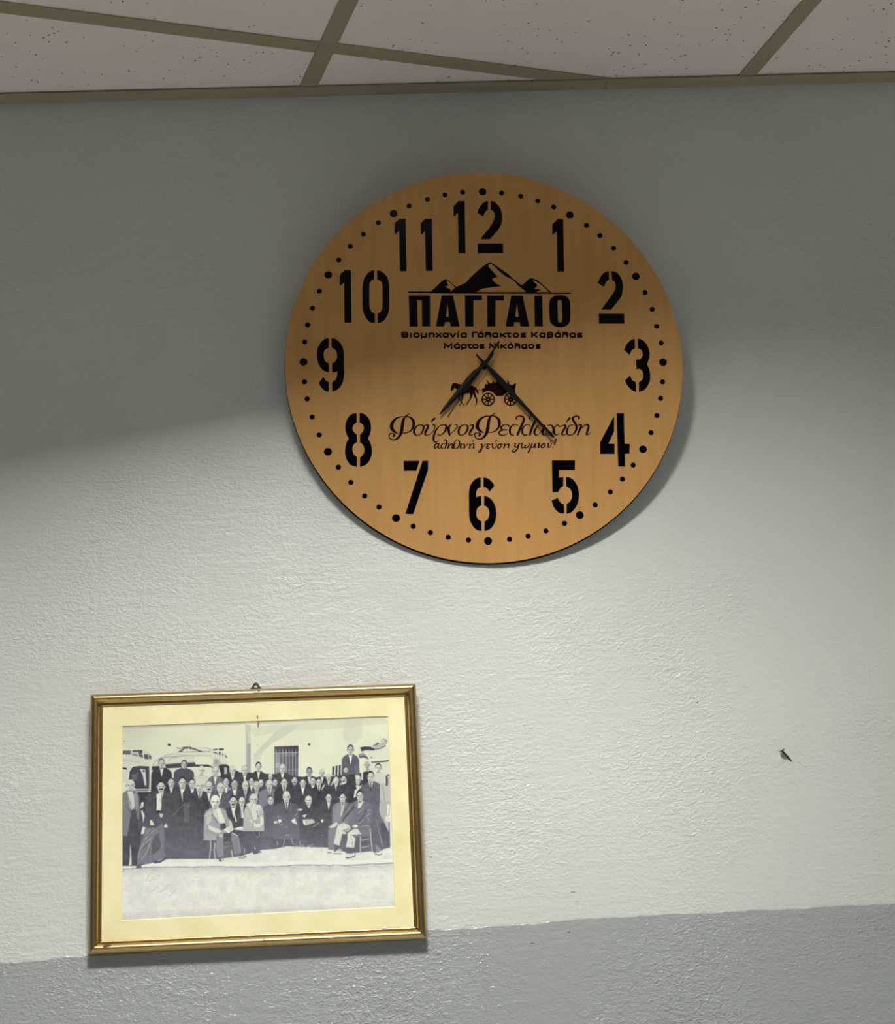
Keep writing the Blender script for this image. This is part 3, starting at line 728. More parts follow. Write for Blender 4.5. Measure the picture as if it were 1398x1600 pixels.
# worn spots on the moulding
for cx, cy, r in ((-0.1785, -0.1455, .0022), (-0.1745, -0.1450, .0017), (0.0055, 0.1505, .0011), (0.0065, -0.1466, .0009)):
    bm = bmesh.new()
    vs = [bm.verts.new((cx + r*1.5*math.cos(t*math.pi/5), cy + r*0.6*math.sin(t*math.pi/5) + r*.4*math.cos(t*math.pi/5), 0.00012)) for t in range(10)]
    bm.faces.new(vs); mesh_obj('chipped_spot', bm, M_BACKBOARD, frame)

# card mount with a window cut in it
ZC = -0.0076
pl = [(-0.1611, -0.1173), (0.1626, -0.1152), (0.1635, 0.1158), (-0.1611, 0.1150)]
pl_in = pl
bm = bmesh.new()
o4 = [(-W2+.012, -H2+.012), (W2-.012, -H2+.012), (W2-.012, H2-.012), (-W2+.012, H2-.012)]
A_ = [bm.verts.new((*p, ZC)) for p in o4]; B_ = [bm.verts.new((*p, ZC)) for p in pl]
C_ = [bm.verts.new((p[0] + (0.0007 if p[0] < 0 else -0.0007), p[1] + (0.0007 if p[1] < 0 else -0.0007), ZC - 0.0011)) for p in pl]
for i in range(4):
    j = (i+1) % 4
    bm.faces.new((A_[i], A_[j], B_[j], B_[i])); bm.faces.new((B_[i], B_[j], C_[j], C_[i]))
o = mesh_obj('card_mount', bm, M_CARD, frame)
# brown drip on the mount
bm = bmesh.new()
for pts in (((402, 1116, 1.6), (401.6, 1119, 2.6), (402, 1122, 1.2)), ((404, 1124.5, 2.6), (403.2, 1129, 2.2), (402.6, 1134, 1.6))):
    def inv(x, y):                                     # invert the frame homography by a short Newton walk
        u = v = 0.0
        for _ in range(12):
            px, py = hom(P_FRAME, u, v); u += (x - px)*.00087; v -= (y - py)*.00087
        return u, v
    L_, R_ = [], []
    for x, y, w_ in pts:
        u, v = inv(x, y); L_.append(bm.verts.new((u - w_*.0004, v, ZC + .00015))); R_.append(bm.verts.new((u + w_*.0004, v, ZC + .00015)))
    for i in range(2): bm.faces.new((L_[i], R_[i], R_[i+1], L_[i+1]))
mesh_obj('drip_stain', bm, M_STAIN, frame)['label'] = 'small brown drip over the top edge of the mount'
bm = bmesh.new(); bm_box(bm, -W2+.006, W2-.006, -H2+.006, H2-.006, -0.0160, -0.0140); mesh_obj('backboard', bm, M_BACKBOARD, frame)

# hanger: small triangular plate with a hole, on a nail
hx, hy = inv(399, 1067)
top = H2
hol = [(hx + .0020*math.cos(t*math.pi/8), top + .0050 + .0016*math.sin(t*math.pi/8)) for t in range(16)]
tri = run([(hx-.0084, top-.004), (hx-.0084, top+.0006), (hx-.0060, top+.0036), (hx-.0026, top+.0084), (hx, top+.0100), (hx+.0026, top+.0084), (hx+.0060, top+.0036), (hx+.0084, top+.0006), (hx+.0084, top-.004)], False, 3)
hg = plate('hanger', [[(p[0], p[1]) for p in tri], hol], -0.0178, -0.0166, M_HOOK, frame); hg['label'] = 'small dark triangular hanging plate'

# the photograph: pigment laid on a fine grid, drawn in tones of grey ----------------
class Sheet:
    """tone canvas over the drawing area of the print (drawing coordinates), 4 samples a unit"""
    def __init__(s, x0, y0, x1, y1, k):
        s.x0, s.y0, s.k = x0, y0, k
        s.w, s.h = int((x1-x0)*k), int((y1-y0)*k)
        s.a = np.zeros((s.h, s.w), np.float32)
        yy, xx = np.mgrid[0:s.h, 0:s.w]
        s.X = (x0 + (xx + .5)/k).astype(np.float32); s.Y = (y0 + (yy + .5)/k).astype(np.float32)
    def box(s, x0, y0, x1, y1):
        i0 = max(0, int((x0 - s.x0)*s.k) - 1); i1 = min(s.w, int((x1 - s.x0)*s.k) + 2)
        j0 = max(0, int((y0 - s.y0)*s.k) - 1); j1 = min(s.h, int((y1 - s.y0)*s.k) + 2)
        return slice(j0, max(j1, j0)), slice(i0, max(i1, i0))
    def put(s, sl, mask, tone, al=1.0):
        v = s.a[sl]
        t = tone(s.X[sl], s.Y[sl]) if callable(tone) else tone
        s.a[sl] = np.where(mask, v*(1-al) + t*al, v)
    def poly(s, pts, tone, al=1.0):
        xs = [p[0] for p in pts]; ys = [p[1] for p in pts]
        sl = s.box(min(xs), min(ys), max(xs), max(ys)); X, Y = s.X[sl], s.Y[sl]
        if X.size == 0: return
        ins = np.zeros(X.shape, bool)
        for (xa, ya), (xb, yb) in zip(pts, pts[1:] + pts[:1]):
            if ya == yb: continue
            c = (Y > min(ya, yb)) & (Y <= max(ya, yb))
            ins ^= c & (X < (xb-xa)*(Y-ya)/(yb-ya) + xa)
        s.put(sl, ins, tone, al)
    def ell(s, cx, cy, rx, ry, tone, al=1.0, rot=0.0):
        r = max(rx, ry)
        sl = s.box(cx-r, cy-r, cx+r, cy+r); X, Y = s.X[sl]-cx, s.Y[sl]-cy
        c, n = math.cos(rot), math.sin(rot)
        s.put(sl, ((X*c+Y*n)/rx)**2 + ((-X*n+Y*c)/ry)**2 < 1, tone, al)
    def line(s, pts, w_, tone, al=1.0):
        for (xa, ya), (xb, yb) in zip(pts, pts[1:]):
            L_ = math.hypot(xb-xa, yb-ya) or 1e-6; nx, ny = -(yb-ya)/L_*w_/2, (xb-xa)/L_*w_/2
            s.poly([(xa+nx, ya+ny), (xb+nx, yb+ny), (xb-nx, yb-ny), (xa-nx, ya-ny)], tone, al)
        if w_ > .8:
            for p in pts[1:-1]: s.ell(p[0], p[1], w_/2, w_/2, tone, al)
    def soft(s, sl, n=1):
        v = s.a[sl]
        for _ in range(n):
            for ax in (0, 1):
                v = (np.roll(v, 1, ax) + v*2 + np.roll(v, -1, ax))/4
        s.a[sl] = v

T = Sheet(184, 1110, 622, 1444, 4)
def crop(ox, oy, k):
    def f(s): return [(ox + float(a)*k, oy + float(b)*k) for a, b in (t.split(',') for t in s.split())]
    return f
rs = np.random.RandomState(3)
def fnoise(sc, seed):
    r = np.random.RandomState(seed); g = r.rand(int(T.h/sc) + 3, int(T.w/sc) + 3)
    y = np.linspace(0, g.shape[0]-1.01, T.h); x = np.linspace(0, g.shape[1]-1.01, T.w)
    yi, xi = y.astype(int), x.astype(int); fy, fx = (y-yi)[:, None], (x-xi)[None, :]
    fy = fy*fy*(3-2*fy); fx = fx*fx*(3-2*fx)
    return (g[np.ix_(yi, xi)]*(1-fx) + g[np.ix_(yi, xi+1)]*fx)*(1-fy) + (g[np.ix_(yi+1, xi)]*(1-fx) + g[np.ix_(yi+1, xi+1)]*fx)*fy

# house wall behind the group
T.a[:] = 226 + 8*np.clip((T.X - 190)/150, 0, 1) + (fnoise(120, 1) - .5)*8
T.a -= 14*np.clip((250 - T.X)/60, 0, 1)*np.clip((1180 - T.Y)/40, 0, 1)
T.poly([(395, 1178), (412, 1160), (432, 1140), (447, 1131), (470, 1131), (452, 1144), (425, 1160), (398, 1184)], 208, .75)
T.poly([(386, 1134), (600, 1118), (608, 1128), (520, 1137), (440, 1140), (398, 1150)], 216, .6)
T.poly([(540, 1120), (566, 1118), (566, 1150), (548, 1165), (535, 1150)], 212, .5)
T.poly([(383.5, 1130), (391, 1131), (392, 1205), (383, 1205)], 205, .75)
T.poly([(386, 1160), (391, 1160), (391, 1210), (385, 1210)], 165, .8)
T.poly([(394, 1184), (402, 1170), (410, 1176), (400, 1200)], 212, .5)
T.line([(383.5, 1130), (385.5, 1165), (384.5, 1200)], 1.0, 178)
T.soft(slice(0, T.h), 5)
T.ell(263.3, 1161.9, 2.4, 1.8, 30, rot=.5); T.ell(193.5, 1156.3, 1.2, 1.2, 150); T.ell(483, 1161.3, 1.7, 1.7, 20); T.ell(402, 1162, .7, .7, 150)

# barred window
T.poly([(428.5, 1164.6), (466, 1163.4), (465.5, 1215), (428.5, 1215)], lambda X, Y: 62 + 30*np.clip((Y-1172)/12, 0, 1) + 22*np.clip((1450-X-985)/30, 0, 1))
T.poly([(430, 1176), (437, 1176), (437, 1206), (430, 1206)], 168, .7)
T.poly([(430, 1190), (436, 1190), (436, 1198), (430, 1198)], 205, .6)
T.poly([(438, 1176), (461, 1175), (461, 1180), (438, 1181)], 150, .6)
for i, x in enumerate((431.6, 436.6, 441.8, 446.8, 451.8, 456.8, 461.8)):
    T.line([(x, 1168.5), (x, 1211)], .85 if i else 1.0, 196, .85)
T.line([(428.3, 1175.2), (466.3, 1173.8)], .9, 222); T.line([(428.3, 1202.5), (466, 1201)], .7, 180, .7)

# bus at far left
c1 = crop(185, 1150, .0787)
T.poly(c1('60,250 250,265 460,262 640,340 645,445 420,420 60,360'), 205)
T.poly(c1('60,350 250,350 620,440 640,560 400,560 260,590 190,700 170,900 60,900'), 218)
T.poly(c1('60,270 230,262 240,345 60,340'), 105); T.poly(c1('265,262 460,255 465,325 390,330 350,290 265,300'), 75)
T.poly(c1('255,330 370,340 380,385 255,360'), 135); T.poly(c1('395,330 475,345 480,410 395,385'), 90); T.poly(c1('495,340 580,345 640,380 635,430 570,440 495,425'), 82)
T.line(c1('240,262 240,350'), 1.6, 232); T.line(c1('375,290 385,400'), 1.6, 225); T.line(c1('470,280 490,430'), 1.6, 235); T.line(c1('580,350 590,440'), 1.0, 225)
T.line(c1('70,450 200,460 290,490 420,500'), .8, 180)
T.poly(c1('62,600 150,610 160,650 62,630'), 45)
T.poly(c1('190,810 205,660 270,585 400,572 600,575 600,1030 330,1030 190,900'), 70)
T.line(c1('182,820 200,680 265,580 400,560 610,570'), 1.6, 236); T.line(c1('612,560 620,800 610,1100'), 2.6, 225)
T.poly(c1('410,630 520,640 545,960 510,965 470,760'), 215); T.poly(c1('250,740 350,730 350,860 260,850'), 110); T.line(c1('370,640 375,900'), .8, 120)
T.poly(c1('460,650 510,660 500,700 470,690'), 70)
T.poly(c1('240,1035 590,1030 640,1110 330,1120 250,1080'), 190); T.poly(c1('330,1060 580,1050 580,1080 340,1090'), 110); T.line(c1('330,1085 620,1080'), .8, 235)

# bus in the middle
c2 = crop(290, 1150, .0787)
T.poly([(235, 1202), (240, 1190), (247, 1182), (262, 1176), (290, 1170.5), (322, 1170), (345, 1176), (355, 1188), (358, 1200), (358, 1240), (235, 1240)], 222)
T.line([(236, 1198), (241, 1188), (252, 1181.5), (285, 1179.5), (320, 1180)], .9, 150)
T.poly([(266, 1178), (276, 1171), (300, 1168.5), (330, 1170), (345, 1176), (330, 1181), (300, 1180)], 228)
T.line([(255, 1179), (270, 1176), (285, 1178), (330, 1179)], .8, 168); T.line([(262, 1188), (267, 1182), (280, 1180)], .9, 165)
T.poly(c2('-20,520 170,505 190,545 300,545 430,545 530,590 540,620 500,600 400,590 200,590 -30,595'), 62)
T.poly([(236, 1196), (246, 1195), (252, 1197), (250, 1200), (236, 1202)], 58)
T.poly([(257, 1192.5), (290, 1190), (304, 1189.5), (304, 1196.5), (258, 1199)], 70)
T.poly(c2('10,600 480,600 510,640 510,860 380,900 90,900 80,700'), 228)
T.poly([(236, 1203), (247, 1200), (290, 1198), (290, 1225), (238, 1225)], 226)
T.poly(c2('180,395 400,390 530,440 535,545 420,540 190,535'), 234)
T.poly(c2('540,440 640,425 700,520 660,560 600,580 540,560'), 186); T.poly(c2('560,450 630,440 640,520 580,540'), 150, .6)
T.poly(c2('640,575 700,540 800,540 860,580 860,780 700,760'), 58); T.poly(c2('760,600 810,600 820,740 760,750'), 190)
for s, t in (('-100,200 60,185 130,210 350,290 280,290 120,235 -20,230', 70), ('-180,300 -60,235 -20,230 -100,290 340,285 340,295 -180,300', 80), ('540,240 640,225 600,265 530,265', 85), ('650,225 750,225 748,262 650,262', 48), ('520,290 600,300 640,345 560,320', 100), ('650,290 685,290 685,355 650,350', 80), ('720,300 745,330 740,380 720,370', 110), ('770,340 820,400 810,410 770,380', 75)):
    T.poly(c2(s), t)
T.line(c2('250,210 420,215 520,260'), .8, 150); T.line(c2('-190,210 -90,235 60,215'), 1.2, 120); T.line(c2('350,290 480,285'), .9, 120); T.line(c2('45,180 60,250'), .9, 225)

# vehicle at the right
c4 = crop(500, 1150, .0787)
T.poly(c4('790,330 830,290 1040,240 1370,235 1370,470 1020,490 900,420 800,420'), 228)
T.poly(c4('800,200 900,185 1010,190 1100,235 1080,265 960,245 820,290'), 62); T.line(c4('820,285 900,255 1050,262'), 1.0, 120)
T.poly(c4('1050,180 1140,110 1170,115 1120,160 1250,90 1290,60 1340,100 1300,180 1200,230 1080,230'), 190); T.line(c4('1050,180 1150,110 1170,120 1110,160'), 1.2, 90); T.line(c4('1100,240 1200,225 1310,170'), 1.3, 85)
T.line(c4('1210,80 1270,30 1340,80 1300,75'), 1.2, 130); T.line(c4('1020,505 1200,490 1370,470'), 2.0, 50); T.line(c4('1010,405 1035,405'), 1.6, 80)
T.poly(c4('1000,510 1370,490 1370,900 1100,900 1000,700'), 224)

# dark mass of the crowd
def mass(X, Y): return 66 + 46*np.clip((Y - 1245)/75, 0, 1) + 5*np.sin(X*.11)*np.clip((Y-1250)/30, 0, 1)
T.poly([(190, 1240), (215, 1236), (235, 1236), (236, 1222), (300, 1222), (330, 1215), (357, 1206), (362, 1198), (374, 1205), (396, 1206), (430, 1208), (470, 1212), (505, 1213), (545, 1208), (572, 1205), (604, 1225), (608, 1235),
        (610, 1323), (590, 1328), (548, 1332), (510, 1323), (470, 1322), (448, 1321), (430, 1325), (405, 1327), (375, 1337), (340, 1341), (300, 1341), (262, 1341), (215, 1352), (190, 1352)], mass)

# ---- one figure: shoulders, open jacket, shirt, head with hair, brow, nose and mouth
def man(cx, cy, w_, h, suit=70, face=215, hair=55, shirt=232, sw=1.55, drop=3.0, tie=None, tash=False, bald=False, turn=0.0, lapel=True, vee=1.0, body=True):
    top = cy + h*.52
    if body:
        b = top + h*drop; s = w_*sw
        sf = (lambda X, Y, t=suit: t + 34*np.clip((Y - 1250)/75, 0, 1)) if suit < 120 else suit
        T.poly([(cx - w_*.35, top - h*.10), (cx - s*.8, top + h*.18), (cx - s, top + h*.5), (cx - s*1.06, b), (cx + s*1.06, b), (cx + s, top + h*.5), (cx + s*.8, top + h*.18), (cx + w_*.35, top - h*.10)], sf)
        if shirt:
            T.poly([(cx - w_*.36, top - h*.12), (cx + w_*.36, top - h*.12), (cx + w_*.22, top + h*.28*vee), (cx + w_*.02, top + h*.95*vee), (cx - w_*.2, top + h*.25*vee)], shirt)
        if lapel:
            T.line([(cx - w_*.4, top - h*.05), (cx - w_*.28, top + h*.45*vee), (cx, top + h*1.0*vee)], .7, suit*.7); T.line([(cx + w_*.4, top - h*.05), (cx + w_*.3, top + h*.45*vee), (cx + w_*.04, top + h*1.0*vee)], .7, suit*.7)
        if tie: T.poly([(cx - .7, top + h*.02), (cx + .8, top + h*.02), (cx + 1.1, top + h*.8*vee), (cx, top + h*.95*vee), (cx - .8, top + h*.7*vee)], tie)
    T.poly([(cx - w_*.26, cy + h*.3), (cx + w_*.26, cy + h*.3), (cx + w_*.24, top + h*.05), (cx - w_*.24, top + h*.05)], face*.62)
    T.ell(cx + turn*.6, cy - h*.06, w_*.52, h*.49, hair)
    T.ell(cx - w_*.5 + turn, cy + h*.03, w_*.08, h*.11, face*.8); T.ell(cx + w_*.5 + turn, cy + h*.03, w_*.08, h*.11, face*.72)
    T.ell(cx, cy + h*.06, w_*.45, h*(.44 if not bald else .47), face)
    if bald: T.ell(cx, cy - h*.12, w_*.45, h*.40, face*1.02)
    T.poly([(cx + w_*.22, cy - h*.2), (cx + w_*.44, cy - h*.1), (cx + w_*.42, cy + h*.2), (cx + w_*.2, cy + h*.42), (cx + w_*.16, cy + h*.1)], face*.8, .7)
    e = cy + h*.0
    T.line([(cx - w_*.34 + turn, e), (cx - w_*.08 + turn, e + .2)], h*.075, 85, .8); T.line([(cx + w_*.08 + turn, e + .2), (cx + w_*.34 + turn, e)], h*.075, 85, .8)
    T.line([(cx + turn, e), (cx + w_*.04 + turn, cy + h*.18)], .6, face*.72); T.line([(cx - w_*.08 + turn, cy + h*.2), (cx + w_*.1 + turn, cy + h*.2)], .7, face*.5)
    if tash: T.line([(cx - w_*.26 + turn, cy + h*.27), (cx + turn, cy + h*.24), (cx + w_*.26 + turn, cy + h*.27)], h*.1, 50)
    T.line([(cx - w_*.16 + turn, cy + h*.33), (cx + w_*.16 + turn, cy + h*.33)], h*.055, 85, .8)
    T.ell(cx + turn*.3, cy + h*.47, w_*.2, h*.05, face*.75)

R = dict
people = [  # back rows first
 R(cx=251.5, cy=1190.9, w_=10, h=15, hair=120, suit=62, shirt=225, sw=1.6, drop=2.4, tie=None, vee=1.0, face=205),
 R(cx=286.5, cy=1192.5, w_=9, h=13, suit=84, shirt=None, lapel=False, sw=1.75, drop=3.0, turn=.8, hair=60, face=200),
 R(cx=313.6, cy=1202, w_=9, h=14, suit=215, shirt=None, lapel=False, hair=210, sw=1.5, drop=2.0, turn=.8, face=225),
 R(cx=335.6, cy=1203.5, w_=9.5, h=15, bald=True, suit=118, hair=90, sw=1.3, drop=2.4, face=215),
 R(cx=362.8, cy=1202, w_=9, h=14, suit=64, hair=170, shirt=232, sw=1.2, drop=2.2, bald=True),
 R(cx=381.7, cy=1202, w_=9, h=14.5, suit=72, hair=120, bald=True, sw=1.4, drop=2.5),
 R(cx=403.3, cy=1196.4, w_=9, h=14.5, suit=66, hair=38, sw=1.35, drop=1.6, shirt=236),
 R(cx=422.2, cy=1212, w_=6, h=9, suit=95, hair=180, shirt=None, bald=True, lapel=False),
 R(cx=441, cy=1198.8, w_=9, h=14, suit=72, bald=True, hair=110, shirt=240, sw=1.6, drop=3.0),
 R(cx=483.1, cy=1204.3, w_=9, h=14, suit=66, hair=70, shirt=236, sw=1.75, drop=2.2, face=180),
 R(cx=503.2, cy=1205.9, w_=8, h=12, suit=66, hair=190, bald=True, shirt=230, sw=1.5, face=210),
 R(cx=547.6, cy=1169.7, w_=10, h=15, suit=98, hair=60, shirt=240, sw=1.35, drop=2.2, face=200, vee=1.15),
 R(cx=574, cy=1193.5, w_=9, h=13, suit=190, hair=205, shirt=None, lapel=False, face=190, turn=-.5, sw=.9, drop=1.0),
 R(cx=591.3, cy=1198, w_=9.5, h=13.5, suit=215, hair=60, shirt=None, lapel=False, face=228, sw=1.0, drop=2.0),
 R(cx=540.5, cy=1201, w_=7, h=9, suit=80, hair=70, body=False),
 R(cx=513.4, cy=1213, w_=8, h=9.5, suit=72, hair=90, shirt=225, bald=True, sw=1.3),
 R(cx=607, cy=1214.5, w_=5.5, h=12, suit=200, hair=60, shirt=None, lapel=False, sw=1.0),
 R(cx=266.4, cy=1220.8, w_=10, h=14, suit=64, hair=70, shirt=225, turn=.4, sw=1.3),
 R(cx=284.1, cy=1221.3, w_=12, h=17.5, suit=76, hair=50, shirt=238, sw=1.55, drop=5.5, turn=.6, vee=1.25),
 R(cx=299.4, cy=1222.4, w_=10.5, h=15, suit=74, hair=45, shirt=228, sw=1.4, turn=-.3),
 R(cx=352.6, cy=1220, w_=9, h=15, suit=150, hair=50, shirt=228, sw=1.2, drop=1.8, turn=.3),
 R(cx=392.3, cy=1219, w_=8, h=12, suit=70, hair=50, shirt=235, sw=1.2),
 R(cx=407.2, cy=1222, w_=7.5, h=11, suit=80, hair=110, shirt=None, bald=True, lapel=False, sw=1.2),
 R(cx=429.6, cy=1220.8, w_=7, h=11, suit=90, hair=120, shirt=None, lapel=False, sw=1.2),
 R(cx=459.9, cy=1217.7, w_=8.5, h=13.5, suit=68, hair=48, shirt=90, sw=1.4, tash=True),
 R(cx=488.6, cy=1218.5, w_=9, h=13, suit=64, hair=50, shirt=238, sw=1.5),
 R(cx=498.1, cy=1220.5, w_=9, h=13, suit=64, hair=60, shirt=240, sw=1.4, tie=60),
 R(cx=472.9, cy=1221.6, w_=9.5, h=14, suit=70, hair=60, shirt=240, sw=1.7, drop=4),
 R(cx=525.2, cy=1216.9, w_=9, h=13, suit=70, hair=75, shirt=235, sw=1.5, drop=3.5),
 R(cx=537, cy=1216, w_=9, h=12.5, suit=72, hair=60, shirt=70, sw=1.3, tash=True),
 R(cx=558.6, cy=1216.9, w_=9.5, h=15, suit=62, hair=215, bald=True, shirt=225, sw=1.4, drop=3, face=222),
 R(cx=579.5, cy=1211.6, w_=11.5, h=16, suit=104, hair=45, shirt=236, tie=60, sw=1.5, drop=4.0, turn=-.8, face=220),
 R(cx=202.7, cy=1225.5, w_=13, h=17, suit=130, hair=190, shirt=222, sw=1.05, drop=2.6, bald=True, vee=1.3),
 R(cx=250.7, cy=1227.1, w_=12.5, h=17, suit=80, hair=42, shirt=240, sw=1.9, drop=3.6, tash=True, lapel=False),
 R(cx=311.2, cy=1226, w_=13, h=18.5, suit=74, hair=225, shirt=236, tie=70, sw=1.5, drop=5.0, bald=True),
 R(cx=325.8, cy=1227.5, w_=11, h=17, suit=70, hair=42, shirt=234, sw=1.2, tash=True, bald=True, drop=3),
 R(cx=365.9, cy=1223.5, w_=10.5, h=16, suit=90, hair=80, shirt=238, sw=1.25, face=195, lapel=False),
 R(cx=382.9, cy=1226, w_=9.5, h=15, suit=72, hair=210, bald=True, shirt=200, sw=1.35, tie=150, drop=3.5),
 R(cx=400.5, cy=1226.5, w_=10, h=14, suit=100, hair=190, bald=True, shirt=190, sw=1.3, face=200),
 R(cx=420.6, cy=1224, w_=11, h=14, suit=132, hair=120, shirt=230, tie=120, sw=1.45, drop=2.4, bald=True),
 R(cx=443.8, cy=1220.8, w_=10.5, h=15, suit=68, hair=60, shirt=240, tie=60, sw=1.5, drop=3.4),
 R(cx=343.5, cy=1229, w_=11, h=14, suit=96, hair=215, bald=True, shirt=226, sw=1.5, drop=3.0, turn=.5),
]
for p in people: man(**p)
# standing man on the vehicle: trousers and reaching arm
T.poly(c4('540,740 700,740 720,960 540,980'), 66); T.poly(c4('690,560 780,560 790,760 700,760'), 112)
T.poly(c4('760,340 860,310 900,350 960,410 940,430 870,410 780,420'), 150); T.line(c4('790,390 880,380 960,430'), 2.0, 70)
T.poly(c4('820,580 880,560 940,670 860,700 850,860 820,850'), 226); T.poly(c4('855,700 945,670 950,900 850,960'), 58)
for x in (265, 330, 395): T.line(c4(f'{x},{580-(x-265)*.2} {x-5},760'), 2.9, 50)
for x in (298, 360, 425): T.line(c4(f'{x},{570-(x-265)*.2} {x-8},760'), 1.3, 235)
# pale coat at far right, its arm and hand
T.poly(c4('1200,920 1260,900 1330,960 1370,1100 1370,1900 1190,1500 1190,1000'), 198); T.line(c4('1250,960 1290,1300 1260,1700'), 1.0, 150); T.poly(c4('1310,760 1350,780 1350,980 1310,960'), 80)
# scattered white shirts and lapels catching light
for s in ('60,960 100,930 70,1010 20,1060', '200,980 280,830 370,850 300,870 220,970', '380,930 460,900 530,870 520,920 420,950'): T.poly(c4(s), 225)
for s in ('700,1030 840,935 760,1060 690,1210 670,1200'): pass
T.poly(c4('690,1060 840,935 770,1060 690,1210 668,1200'), 228)

# standing men in front at the left ----------------------------------
c5 = crop(185, 1250, .0787)
T.poly(c1('75,1110 150,1060 230,1200 300,1398 60,1398'), 128); T.poly(c5('75,0 190,0 240,150 240,210 160,700 75,685'), 134); T.poly(c1('290,1110 360,1090 390,1398 300,1398'), 150); T.poly(c5('300,0 380,0 350,200 330,180'), 150)
T.poly(c1('140,1080 290,1130 310,1398 220,1398'), 214); T.poly(c5('200,0 305,0 290,150 245,170'), 210)
T.line(c5('130,90 230,230'), 1.2, 95); T.line(c1('150,1090 240,1380'), 1.1, 100)
T.poly(c5('245,180 330,170 350,330 470,520 430,700 360,1280 250,1290 215,800 195,1290 80,1290 75,690 160,700'), 82)
T.poly(c5('215,850 240,1000 250,1270 200,1290 190,1290 215,1100'), 222)
T.poly(c5('440,30 490,20 480,120 415,155'), 236); T.poly(c5('430,190 465,190 510,290 480,440 460,300'), 228); T.poly(c5('470,510 515,510 510,620 470,665 430,655 440,620'), 232)
T.poly(c1('740,1130 845,1120 845,1398 745,1398'), 240); T.poly(c5('745,0 845,0 838,190 748,185'), 240)
T.line(c1('738,1120 742,1398'), .9, 50); T.line(c1('850,1120 850,1398'), .8, 60); T.line(c5('738,0 735,190 720,420'), .9, 70)
T.poly(c5('520,520 600,540 735,540 860,440 905,640 900,800 880,1000 930,1090 860,1180 760,1200 700,1250 660,1100 650,1240 560,1260 430,1250 350,1300 365,1100 430,850 480,700'), 132)
T.poly(c5('700,680 790,640 830,900 760,1020 640,1080 650,850'), 104)
for s in ('530,680 600,570', '500,780 620,640 700,580', '480,880 640,740', '440,1170 520,1060 590,930 620,780', '370,1140 420,980 480,840'): T.line(c5(s), 1.0, 182)
for s in ('560,700 640,600', '430,1000 560,860 610,800', '560,1200 600,950'): T.line(c5(s), 1.1, 100)
T.poly(c5('760,190 850,200 800,240 760,230'), 50); T.poly(c5('790,240 880,260 855,330 820,335'), 205); T.poly(c5('610,390 650,375 700,480 620,490'), 232); T.poly(c5('890,500 945,435 970,530 900,530'), 232)
T.line(c5('600,510 720,510'), 1.8, 80)
T.poly(c5('340,1290 420,1250 460,1330 340,1350'), 110); T.poly(c5('700,1180 800,1200 870,1160 920,1100 930,1160 830,1230 700,1250'), 90); T.line(c5('760,1200 870,1160'), 1.0, 190)
T.poly(c5('1290,60 1398,60 1398,420 1290,420'), 128, .5); T.line(c5('1060,300 1230,130 1320,40'), 1.0, 135, .8); T.poly(c2('0,1300 60,1290 100,1398 0,1398'), 128, .5)

# seated row ----------------------------------
front = [
 R(cx=422.5, cy=1248.5, w_=9.5, h=14, suit=92, hair=80, shirt=None, lapel=False, turn=-.6, sw=1.3, drop=3.5),
 R(cx=482.3, cy=1249, w_=10, h=13.5, suit=72, hair=215, shirt=215, bald=True, turn=-.8, face=225, lapel=False, vee=.5, sw=1.5, drop=4),
 R(cx=447.3, cy=1243.5, w_=11, h=17, suit=96, hair=220, shirt=238, tie=90, bald=True, sw=1.75, drop=3.4),
 R(cx=513.4, cy=1244.4, w_=9, h=14, suit=74, hair=50, shirt=236, turn=-.5, sw=1.6, drop=4),
 R(cx=377.4, cy=1251.5, w_=9, h=14, suit=70, hair=225, shirt=232, bald=True, sw=1.1, drop=2),
 R(cx=364, cy=1250.7, w_=12, h=18, suit=66, hair=45, shirt=236, sw=1.3, tash=True, drop=3.2),
 R(cx=395.8, cy=1247.6, w_=12, h=17, suit=190, hair=225, shirt=238, bald=True, sw=1.3, drop=2.4, lapel=False),
 R(cx=535.4, cy=1244.6, w_=10, h=15, suit=138, hair=45, shirt=232, tie=60, sw=1.6, drop=2.9),
 R(cx=562.5, cy=1242, w_=10.5, h=17, suit=128, hair=45, shirt=238, tie=55, sw=1.7, drop=3.2, turn=-.7),
 R(cx=335.6, cy=1251.5, w_=14, h=20, suit=178, hair=238, shirt=236, bald=True, face=236, sw=1.25, drop=2.5, lapel=False, vee=1.0),
]
for p in front: man(**p)
c6 = crop(290, 1250, .0787); c7 = crop(395, 1250, .0787); c8 = crop(500, 1250, .0858)
# white haired man on a chair
T.poly(c6('395,230 520,140 700,140 790,180 830,330 900,400 940,560 820,640 700,640 600,680 450,690 440,560 395,480'), 172)
T.poly(c6('520,170 660,140 740,300 790,420 740,450 660,440 560,300'), 222); T.poly(c6('600,150 680,150 760,420 690,450'), 238)
T.poly(c6('400,240 510,180 500,400 420,480 395,470'), 205); T.line(c6('500,260 640,440'), 1.2, 120); T.poly(c6('680,460 770,440 800,520 740,580 680,560'), 76)
T.poly(c6('440,480 640,560 715,610 640,640 590,630 450,560'), 228); T.poly(c6('740,570 870,500 960,560 850,645'), 240); T.poly(c6('850,400 900,400 945,560 880,590'), 215)
T.poly(c6('960,550 1060,515 1140,510 1140,590 1060,580 980,575'), 238)
T.poly(c6('610,660 700,650 735,720 745,1080 720,1120 620,1120 590,900'), 152); T.poly(c6('640,670 715,670 720,730 660,700'), 215)
T.poly(c6('740,640 1000,640 1040,720 900,830 740,830'), 92); T.poly(c6('900,640 1030,680 1090,1000 1080,1050 960,1060 930,900 900,780'), 142); T.line(c6('910,630 1030,700'), 1.6, 205); T.line(c6('1040,720 1090,1030'), .9, 185); T.line(c6('900,820 980,720'), .8, 165)
